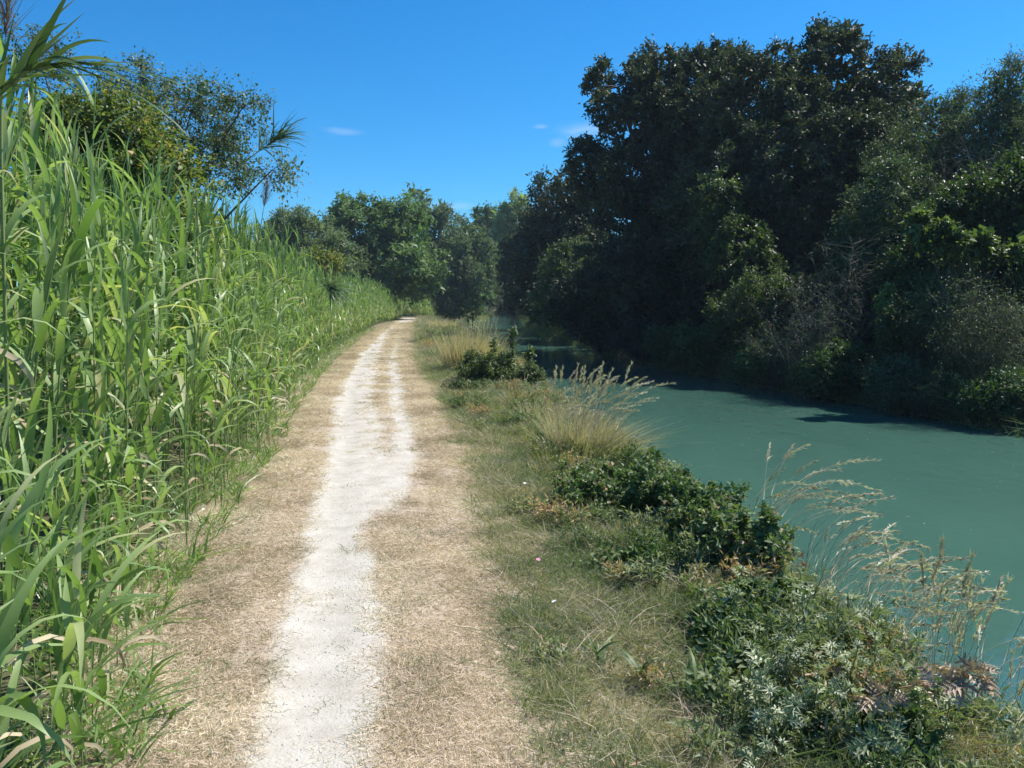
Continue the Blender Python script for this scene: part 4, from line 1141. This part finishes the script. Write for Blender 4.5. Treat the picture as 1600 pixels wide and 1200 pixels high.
def leafy_bush(name, label, c, r, n, L, W, mat, sprays=8, per=12, group=None, cr_=.1, cat='bush', tintbase=.5, up=.5, twr=.003, twm='bark', base=None, ragged=0):
    """low bush with foliage on twigs"""
    c = np.array(c, float)
    b = np.array(base if base is not None else g3(c[0], c[1]), float)
    root = empty(name, b); tag(root, label, cat, group)
    lobes = [(c, np.array(r, float))]
    for k in range(ragged):
        a = 6.28 * k / ragged + rng.random(); q = np.array(r, float)
        lobes.append((c + q * [.85 * math.cos(a), .85 * math.sin(a), .2 + .95 * rng.random()], q * (.2 + .22 * rng.random())))
    P, D = crown_points(lobes, n, .35, -1.1)
    P[:, 2] = np.maximum(P[:, 2], land(P[:, 0], P[:, 1]) + .02)
    acc = Acc()
    S0, sd, sl = clump_leaves(acc, P - b, D, cr_ * (.7 + .6 * rng.random(len(P))), sprays, per, L, W, tintbase, up)
    link('foliage', acc.mesh('foliage', M[mat]), root)['kind'] = 'stuff'
    la = Acc()
    v, f = prisms(np.repeat([[0, 0, -.03]], len(P), 0) + (P - b) * [.25, .25, 0], P - b, twr * 1.6, twr); la.add(v, f, .5)
    v, f = prisms(S0, S0 + sd * sl[:, None], twr * .7, twr * .3); la.add(v, f, .5)
    link('stems', la.mesh('stems', M[twm]), root)['kind'] = 'stuff'
    return root

# privet-like bush and upright shoots beside the far grass (about 17-21 m)
def bank_c(u, v, Y, rpx, rvpx, dep):
    return at(u, v, Y), (rpx * Y / FPX, dep, rvpx * Y / FPX)
c, r = bank_c(768, 598, 15.5, 38, 32, .5)
leafy_bush('bank_bush', 'dark leafy bush on the bank between the golden grass and the water', c, r, 190, .055, .03, 'bush', 9, 11, cr_=.19, ragged=7)
c, r = bank_c(830, 600, 15, 14, 30, .25)
leafy_bush('bank_bush', 'narrow bush with hanging leaves on the water side of the dark leafy bush', c, r, 55, .05, .026, 'bush', 8, 11, cr_=.16, up=-.2, ragged=4)
c, r = bank_c(725, 615, 14.3, 30, 20, .35)
leafy_bush('bank_bush', 'low dusty bush at the foot of the dark leafy bush, track side', c, r, 60, .04, .022, 'bush', 8, 11, cr_=.12, tintbase=.35)
for (u0, v0, u1, v1, Y, lb) in ((795, 560, 803, 512, 15.6, 'tallest leafy shoot standing above the dark bush'), (822, 575, 830, 545, 15.3, 'short leafy shoot right of the tallest shoot'), (770, 560, 772, 532, 16.2, 'short leafy shoot left of the tallest shoot')):
    a, b = at(u0, v0 + 50, Y), at(u1, v1, Y)
    root = empty('leafy_shoot', a); tag(root, lb, 'shoot')
    v, f = tube(bez(a, (a + b) / 2 + [.03, 0, 0], b, 6) - a, np.linspace(.008, .003, 6), 4)
    link('stem', raw_mesh('stem', v, f, None, True, M['greenstem']), root)
    n = 150; t = .3 + .7 * rng.random(n)
    pos = (b - a) * t[:, None] + rng.normal(size=(n, 3)) * .035
    dd = unit(rng.normal(size=(n, 3)) + [0, 0, .2]); acc = Acc()
    v, f = leaves(pos, dd, rng.normal(size=(n, 3)) * .5 + [0, 0, 1], .10, .055); acc.add(v, f, np.repeat(rng.random(n), 4))
    link('foliage', acc.mesh('foliage', M['bush']), root)['kind'] = 'stuff'

# grass clumps on the bank
def gc(u, v, *a, **k):
    p = ground_at(u, v, k.pop('z', -.1)); return grass_clump(*a[:2], p[0], p[1], *a[2:], **k)
gc(722, 580, 'grass_clump', 'golden dry grass clump standing on the bank left of the dark bush', 1300, 1.12, .011, .42, 'gold', 26, 1.1, (.05, 0), z=0, vars_=(0, 4), spread=.16, flop=.3)
gc(752, 578, 'grass_clump', 'golden dry grass clump tucked against the dark bush', 1100, 1.1, .011, .4, 'gold', 22, 1.1, (.1, 0), z=0, vars_=(0, 4), spread=.16, flop=.3)
for u, v, h_, nb_, ns_, mt_, lb in ((775, 652, .3, 330, 3, 'strawgreen', 'short yellowing grass clump under the dark bush, track side'), (812, 640, .42, 420, 8, 'gold', 'straw-coloured clump just right of the dark bush foot'),
        (805, 672, .34, 380, 4, 'strawgreen', 'yellow-green clump between the bush and the straw-yellow swath'), (845, 668, .46, 460, 12, 'gold', 'pale upright clump at the water side of the swath'),
        (850, 702, .4, 420, 8, 'strawgreen', 'yellow-green clump in the middle of the swath'), (880, 690, .5, 480, 14, 'gold', 'pale tall clump beside the fanned seeding grass'), (870, 735, .34, 380, 5, 'strawgreen', 'low yellowing clump before the fanned seeding grass')):
    gc(u, v, 'grass_clump', lb, nb_, h_, .005, .24, mt_, ns_, .62, (.12, 0), z=-.05, spread=.35, flop=.6)
gc(905, 725, 'tall_grass', 'tall seeding grass fanned out over the water beyond the brambles', 1100, .66, .006, .3, 'gold', 44, .95, (.12, 0), z=-.1, flop=.6, spread=.3, vars_=(0, 0, 4, 1), saz=0, cat='grass clump')
gc(930, 740, 'tall_grass', 'arching seeding grass leaning right over the water beyond the brambles', 700, .6, .006, .28, 'straw', 34, .98, (.25, 0), z=-.15, vars_=(1, 2, 0, 2), saz=-.1)
gc(790, 690, 'grass_clump', 'dark green grass tussock in the turf left of the straw-yellow clump', 380, .24, .004, .28, 'strawgreen', 0, z=0)
gc(680, 540, 'grass_clump', 'pale dry grass clump on the far bank edge', 700, .7, .012, .6, 'strawgreen', 10, .8, z=0, vars_=(0, 4))
gc(700, 515, 'grass_clump', 'distant straw-coloured clump where the track meets the bank', 700, 1.0, .02, 1.0, 'gold', 0, z=0)
# foreground seeding grass, right
G = [(1185, 850, 1.0, 12, (1, 2, 3), 'wispy dry grass clump rising behind the dead flower heads', .16),
     (1290, 905, .85, 22, (1, 2, 3, 5), 'arching pale grass clump above the grey-green spiny leaves', .22),
     (1370, 960, .85, 18, (1, 2, 3, 5), 'pale grass clump leaning to the water between the spiny leaves and the upright stems', .2),
     (1470, 1010, .92, 10, (4, 0, 4), 'tall thin upright grass stems behind the dead brown leaves', .12),
     (1560, 1090, .9, 10, (0, 1, 2), 'seeding grass at the right edge beside the dead brown leaves', .15),
     (1410, 1130, .6, 8, (0, 1, 5), 'green-bladed grass clump under the dead brown leaves', .22),
     (1560, 1190, .6, 8, (2, 3), 'arching grass clump in the bottom right corner', .2)]
for u, v, sh_, ns, vv, lb, rd in G:
    p = ground_at(u, v, -.12)
    grass_clump('seeding_grass', lb, p[0], p[1], 340, .34, .0032, rd, 'strawgreen', int(ns * 2.0), sh_ * 1.02, (.15, 0), vars_=vv, saz=-.1, cat='grass clump')

# brambles / ivy along the crest
def hump(u, v, z, rx, ry, rz, dz=0):
    p = ground_at(u, v, z); return np.array([p[0], p[1], float(land(p[0], p[1])) + dz]), (rx, ry, rz)
for (u, v, rx, ry, rz, n, tb, lb) in ((915, 775, .28, .45, .15, 80, .55, 'light-leaved bramble patch at the far end of the brambles, below the tall seeding grass'),
                                  (1010, 775, .3, .45, .22, 120, .45, 'dense bramble mound hanging over the bank beside the tall seeding grass'),
                                  (1095, 815, .3, .38, .22, 110, .4, 'dark green bramble mound in the middle of the bank'),
                                  (1165, 870, .26, .3, .22, 90, .5, 'bramble mound mixed with dead brown leaves, next to the spiny leaves')):
    c, r = hump(u, v + 20, 0, rx, ry, rz, .08)
    leafy_bush('bramble', lb, c, r, n, .038, .029, 'ivy', 6, 9, cr_=.09, cat='bramble', tintbase=tb, up=.6, twr=.002, ragged=6)
for (u, v, n, lb) in ((1010, 900, 26, 'small leafy herb below the dark bramble mound'), (1130, 1000, 40, 'dark leafy weed left of the spiny leaves'), (1250, 1130, 22, 'dark green ivy patch under the spiny leaves at the bottom'), (1380, 1150, 20, 'dark green weed below the dead brown leaves'), (1200, 960, 44, 'leafy weed between the brambles and the spiny leaves')):
    c, r = hump(u, v, 0, .2, .2, .09, .05)
    leafy_bush('bank_herb', lb, c, r, n, .034, .024, 'ivy', 6, 9, cr_=.06, cat='weed', tintbase=.35, up=.7, twr=.0016)

# field eryngo: spiny grey-green plants, each with stems and pronged leaves as parts
def prong_leaf(name, L, mat, prongs=5):
    acc = Acc()
    base = np.zeros((1, 3)); n = prongs * 2 + 1
    t = np.concatenate([[.0], np.repeat(np.linspace(.2, .75, prongs), 2)])
    pos = np.stack([t * L * .8, np.zeros(n), .06 * L * np.sin(t * 3)], -1)
    side = np.concatenate([[0], np.tile([1, -1], prongs)])
    d = unit(np.stack([np.full(n, .75), side * .9, np.full(n, .25) + rng.normal(size=n) * .15], -1)); d[0] = (1, 0, 0)
    ll = np.where(side == 0, L, L * .42 * (1 - .4 * t)); ww = np.where(side == 0, L * .16, L * .11)
    v, f = leaves(pos, d, np.tile([0, 0, 1.], (n, 1)), ll, ww, .3, .4); acc.add(v, f, rng.random(len(v)))
    return acc.mesh(name, mat)
er_leaves = [prong_leaf('eryngo_leaf', .05 + .012 * k, M['eryngo'], 3) for k in range(4)]
def er_head():
    acc = Acc(); n = 9
    a = np.arange(n) * 2 * math.pi / n
    d = unit(np.stack([np.cos(a), np.sin(a), np.full(n, .35)], -1))
    v, f = leaves(np.zeros((n, 3)), d, np.tile([0, 0, 1.], (n, 1)), .036, .007, .3, .3); acc.add(v, f, .8)
    v, f = tube([[0, 0, -.003], [0, 0, .006], [0, 0, .014]], [.005, .007, .002], 6); acc.add(v, f, .5)
    return acc.mesh('flower_head', M['eryngo'])
er_head_me = er_head()
def er_stem(H):
    v, f = tube(np.array([[0, 0, -.02], [.01, 0, H * .5], [.02, .005, H]]), [.004, .003, .002], 4)
    return raw_mesh('stem', v, f, None, True, M['greenstem'])
er_stems = [er_stem(.22), er_stem(.3), er_stem(.16)]
def eryngo(x, y, label, scale=1.0, nst=4, lift=0.0):
    loc = g3(x, y); root = empty('spiny_eryngo', (loc[0], loc[1], loc[2] + lift)); tag(root, label, 'spiny plant')
    for s in range(nst):
        k = int(rng.integers(0, 3)); H = (.22, .3, .16)[k]
        st = link('stem', er_stems[k], root)
        st.location = (rng.normal() * .035, rng.normal() * .035, 0)
        st.rotation_euler = (rng.normal() * .45, rng.normal() * .45, rng.random() * 6.28); st.scale = [scale] * 3
        for i in range(10):
            o = link('leaf', er_leaves[int(rng.integers(0, 4))], st)
            t = .2 + .8 * i / 10
            o.location = (.02 * t, 0, H * t)
            o.rotation_euler = (rng.normal() * .3, -.35 + rng.normal() * .35, rng.random() * 6.28)
            ss = .7 + .5 * rng.random(); o.scale = (ss, ss, ss)
        if rng.random() < .7:
            o = link('flower_head', er_head_me, st); o.location = (.02, .005, H); 
    return root
ER = [(1215, 925, 'small spiny eryngo just below the bramble mounds'), (1275, 945, 'pale spiny eryngo under the arching pale grass'), (1330, 955, 'spiny eryngo catching the sun at the edge of the arching grass'),
      (1250, 990, 'spiny eryngo in the middle of the grey-green patch'), (1310, 1010, 'spiny eryngo on the water side of the grey-green patch'), (1370, 1010, 'spiny eryngo between the pale grass and the dead brown leaves'),
      (1190, 1030, 'spiny eryngo at the dark left edge of the patch'), (1240, 1060, 'whitish spiny eryngo above the ivy patch'), (1300, 1075, 'spiny eryngo just left of the dead brown leaves'),
      (1360, 1090, 'spiny eryngo beneath the stalk of dead brown leaves'), (1150, 1100, 'low spiny eryngo near the end of the green turf'), (1215, 1130, 'spiny eryngo at the left of the ivy patch'),
      (1280, 1150, 'spiny eryngo rising from the ivy patch'), (1180, 1180, 'spiny eryngo at the bottom edge of the photo, left'), (1350, 1170, 'spiny eryngo at the bottom edge below the dead leaves'),
      (1440, 1150, 'spiny eryngo nearest the bottom right corner'), (1135, 960, 'half-hidden spiny eryngo beside the dark leafy weed'), (1390, 935, 'spiny eryngo farthest out over the water')]
for u, v, lb in ER:
    p = ground_at(u, v + 18, 0)
    eryngo(p[0], p[1], lb, .85 + .3 * rng.random(), 8)

# dead flowering plant behind the brambles
def dead_umbel(x, y, label, H, n):
    loc = g3(x, y); root = empty('dead_thistle', loc); tag(root, label, 'dead plant')
    p = np.array([0, 0, 0.]); top = np.array([.03, 0, H * .5])
    v, f = tube([p, top * .5, top], [.004, .0035, .003], 4); link('stem', raw_mesh('stem', v, f, None, True, M['strawstem']), root)
    acc = Acc(); n2 = 8; a = np.arange(n2) * 2 * math.pi / n2
    d = unit(np.stack([np.cos(a), np.sin(a), np.full(n2, .25)], -1))
    for i in range(n):
        e = top * (.6 + .4 * rng.random()) + unit(rng.normal(size=3) * [1, 1, .6] + [0, 0, .5]) * H * (.25 + .3 * rng.random())
        s = top * (.4 + .6 * rng.random())
        v, f = tube(bez(s, (s + e) / 2 + [0, 0, .02], e, 4), np.linspace(.002, .0012, 4), 3)
        b = link('stalk', raw_mesh('stalk', v, f, None, True, M['strawstem']), root)
        o = link('flower_head', dead_head, b); o.location = e; o.rotation_euler = (rng.normal() * .6, rng.normal() * .6, rng.random() * 6)
    return root
acc = Acc(); n2 = 9; a = np.arange(n2) * 2 * math.pi / n2
v, f = leaves(np.zeros((n2, 3)), unit(np.stack([np.cos(a), np.sin(a), np.full(n2, .3)], -1)), np.tile([0, 0, 1.], (n2, 1)), .04, .013, .3, .35); acc.add(v, f, .5)
v, f = tube([[0, 0, -.004], [0, 0, .005], [0, 0, .013]], [.006, .008, .002], 6); acc.add(v, f, .5)
dead_head = acc.mesh('dead_head', M['deadhead'])
for u, v, H, n, lb in ((1180, 855, .42, 13, 'dead thistle with brown star-shaped heads standing against the water'), (1225, 870, .36, 12, 'dead thistle with brown heads right of the tallest dead thistle'), (1270, 890, .3, 9, 'low dead thistle at the edge of the arching grass')):
    p = ground_at(u, v, -.05); dead_umbel(p[0], p[1], lb, H, n)

# stalk of dead brown lobed leaves leaning out over the water
lobed = prong_leaf('dead_leaf', .12, M['deadleaf'], 3)
A = at(1330, 1080, 2.75); B = at(1480, 1068, 2.7); C_ = at(1545, 1052, 2.7)
root = empty('dead_leaf_stalk', A); tag(root, 'stalk of crisp dead brown lobed leaves leaning over the water at right', 'dead plant')
base0 = np.array([A[0] - .1, A[1], float(land(A[0] - .1, A[1]))])
Q = np.concatenate([bez(base0, A + [0, 0, .04], B, 8), bez(B, (B + C_) / 2 + [0, 0, .02], C_, 5)[1:]])
v, f = tube(Q - A, np.linspace(.004, .0018, len(Q)), 4); link('stem', raw_mesh('stem', v, f, None, True, M['deadhead']), root)
for i in range(64):
    t = .3 + .7 * rng.random(); q = Q[min(int(t * (len(Q) - 1)), len(Q) - 1)] * 1.0
    q2 = Q[min(int(t * (len(Q) - 1)) + 1, len(Q) - 1)]; q = q + (q2 - q) * rng.random()
    o = link('leaf', lobed, root); o.location = q - A + rng.normal(size=3) * .018
    o.rotation_euler = (rng.normal() * .9, rng.normal() * .9, rng.random() * 6.28); ss = .45 + .4 * rng.random(); o.scale = (ss, ss * 1.5, ss)
# dead leaves caught in the brambles
for u, v, n, lb in ((1130, 820, 16, 'cluster of dead brown leaves caught on the bramble mounds'), (1320, 1070, 12, 'few dead leaves among the spiny eryngo')):
    p = at(u, v, ground_at(u, v + 40, 0)[1])
    root = empty('dead_leaf_cluster', p); tag(root, lb, 'dead leaves')
    for i in range(n):
        o = link('leaf', lobed, root); o.location = rng.normal(size=3) * [.07, .07, .03]
        o.rotation_euler = (rng.normal() * .8, rng.normal() * .8, rng.random() * 6.28); ss = .4 + .4 * rng.random(); o.scale = (ss, ss, ss)

# broad-bladed herbs in the turf
hleaf = [strap_mesh('herb_leaf', .13 + .03 * k, .017, R(70 - 15 * k), R(60), 4, .05, .4, M['herb'])[0] for k in range(3)]
HB = [(1090, 950, 'upright herb with lance leaves below the bramble mounds'), (1105, 1000, 'herb with pale lance leaves in the turf'), (1000, 1075, 'herb with lance leaves beside the brown dead leaf in the turf'),
      (940, 1040, 'small herb at the edge of the mown straw'), (885, 830, 'herb with grey-green leaves at the far end of the turf'), (1080, 1090, 'herb with lance leaves left of the low spiny eryngo'), (1160, 940, 'tall herb among the brambles'), (255, 1120, 'single young reed shoot in the straw at left')]
for u, v, lb in HB:
    p = ground_at(u, v, 0); loc = g3(p[0], p[1]); root = empty('herb', loc); tag(root, lb, 'herb')
    for i in range(5 if 'single' in lb else 14):
        o = link('leaf', hleaf[int(rng.integers(0, 3))], root)
        o.location = (rng.normal() * .02, rng.normal() * .02, .01 + .1 * rng.random() * (0 if 'single' in lb else 1)); o.rotation_euler = (rng.normal() * .2, rng.normal() * .2, rng.random() * 6.28)
        ss = .6 + .5 * rng.random(); o.scale = (ss, ss, ss)

# little flowers
def petal_mesh(mat):
    a = np.arange(5) * 2 * math.pi / 5
    v, f = leaves(np.zeros((5, 3)), np.stack([np.cos(a), np.sin(a), np.full(5, .3)], -1), np.tile([0, 0, 1.], (5, 1)), .017, .014, .1, .6)
    return raw_mesh('petals', v, f, None, False, mat)
pw, pp = petal_mesh(M['petal_white']), petal_mesh(M['petal_pink'])
v, f = tube([[0, 0, -.02], [.004, 0, .06], [0, 0, .12]], [.0015, .0013, .001], 3)
fstem = raw_mesh('stem', v, f, None, True, M['greenstem'])
for u, v, me, lb in ((866, 942, pw, 'single white flower in the green turf'), (841, 878, pp, 'pink flower in the turf near the straw edge'), (318, 800, pw, 'white flower at the foot of the reeds'),
                     (803, 768, pw, 'white flower in front of the bramble leaves'), (424, 606, pw, 'white bindweed flower on the reeds, upper one'), (428, 622, pw, 'white bindweed flower on the reeds, lower one'), (820, 760, pw, 'tiny white flower right beside the bramble leaves')):
    p = ground_at(u, v, .1) if u > 500 or v > 700 else at(u, v, 10.5)
    z = float(land(p[0], p[1])) if u > 500 or v > 700 else p[2] - .12
    root = empty('wild_flower', (p[0], p[1], z)); tag(root, lb, 'flower')
    link('stem', fstem, root)
    s = 1.0 if u > 500 or v > 700 else 2.2
    o = link('petals', me, root); o.location = (0, 0, .12); o.scale = (s, s, s); o.rotation_euler = (.3, .2, rng.random() * 6)

# stones at the right waterline and bits of straw floating on the water
for k, (u, v, s, lb) in enumerate(((1345, 625, .32, 'grey flat stone at the right waterline'), (1435, 640, .4, 'larger grey stone at the right waterline, below the olive shrub'), (1470, 650, .28, 'small stone right of the larger grey stone'))):
    p = ground_at(u, v, WATER_Z)
    p[0] = max(p[0], float(xr(p[1])) - .15)
    t = (1 + 5 ** .5) / 2
    import bmesh
    bm = bmesh.new(); bmesh.ops.create_icosphere(bm, subdivisions=3, radius=1)
    for vv in bm.verts:
        n = 1 + .35 * (float(vnoise(vv.co.x * 2 + k * 7, vv.co.y * 2 + vv.co.z * 2, 1, 3)) - .5)
        vv.co = Vector((vv.co.x * n * s, vv.co.y * n * s * .7, vv.co.z * n * s * .45))
    me = bpy.data.meshes.new('waterline_stone'); bm.to_mesh(me); bm.free()
    me.materials.append(M['bark'])
    o = link('waterline_stone', me); o.location = (p[0], p[1], WATER_Z + .05)
    tag(o, lb, 'stone')
acc = Acc(); n = 240
y = 5 + 22 * rng.random(n); x = xe(y) + .6 + (xr(y) - xe(y) - 1.6) * rng.random(n)
p0 = np.stack([x, y, np.full(n, WATER_Z + .004)], -1); a = rng.random(n) * 6.28
v, f = ribbons(p0, np.stack([np.cos(a), np.sin(a), np.zeros(n)], -1), np.zeros((n, 3)), .015 + .05 * rng.random(n) ** 3, .008, 1, np.tile([0, 0, 1.], (n, 1)), .6)
acc.add(v, f, rng.random(len(v)))
tag(link('floating_straw', acc.mesh('floating_straw', M['straw'])), kind='stuff')
print('objects', len(bpy.data.objects))
_ms = {o.data for o in scn.objects if o.type == "MESH"}
print("tris", sum(len(m.loops) - 2 * len(m.polygons) for m in _ms))
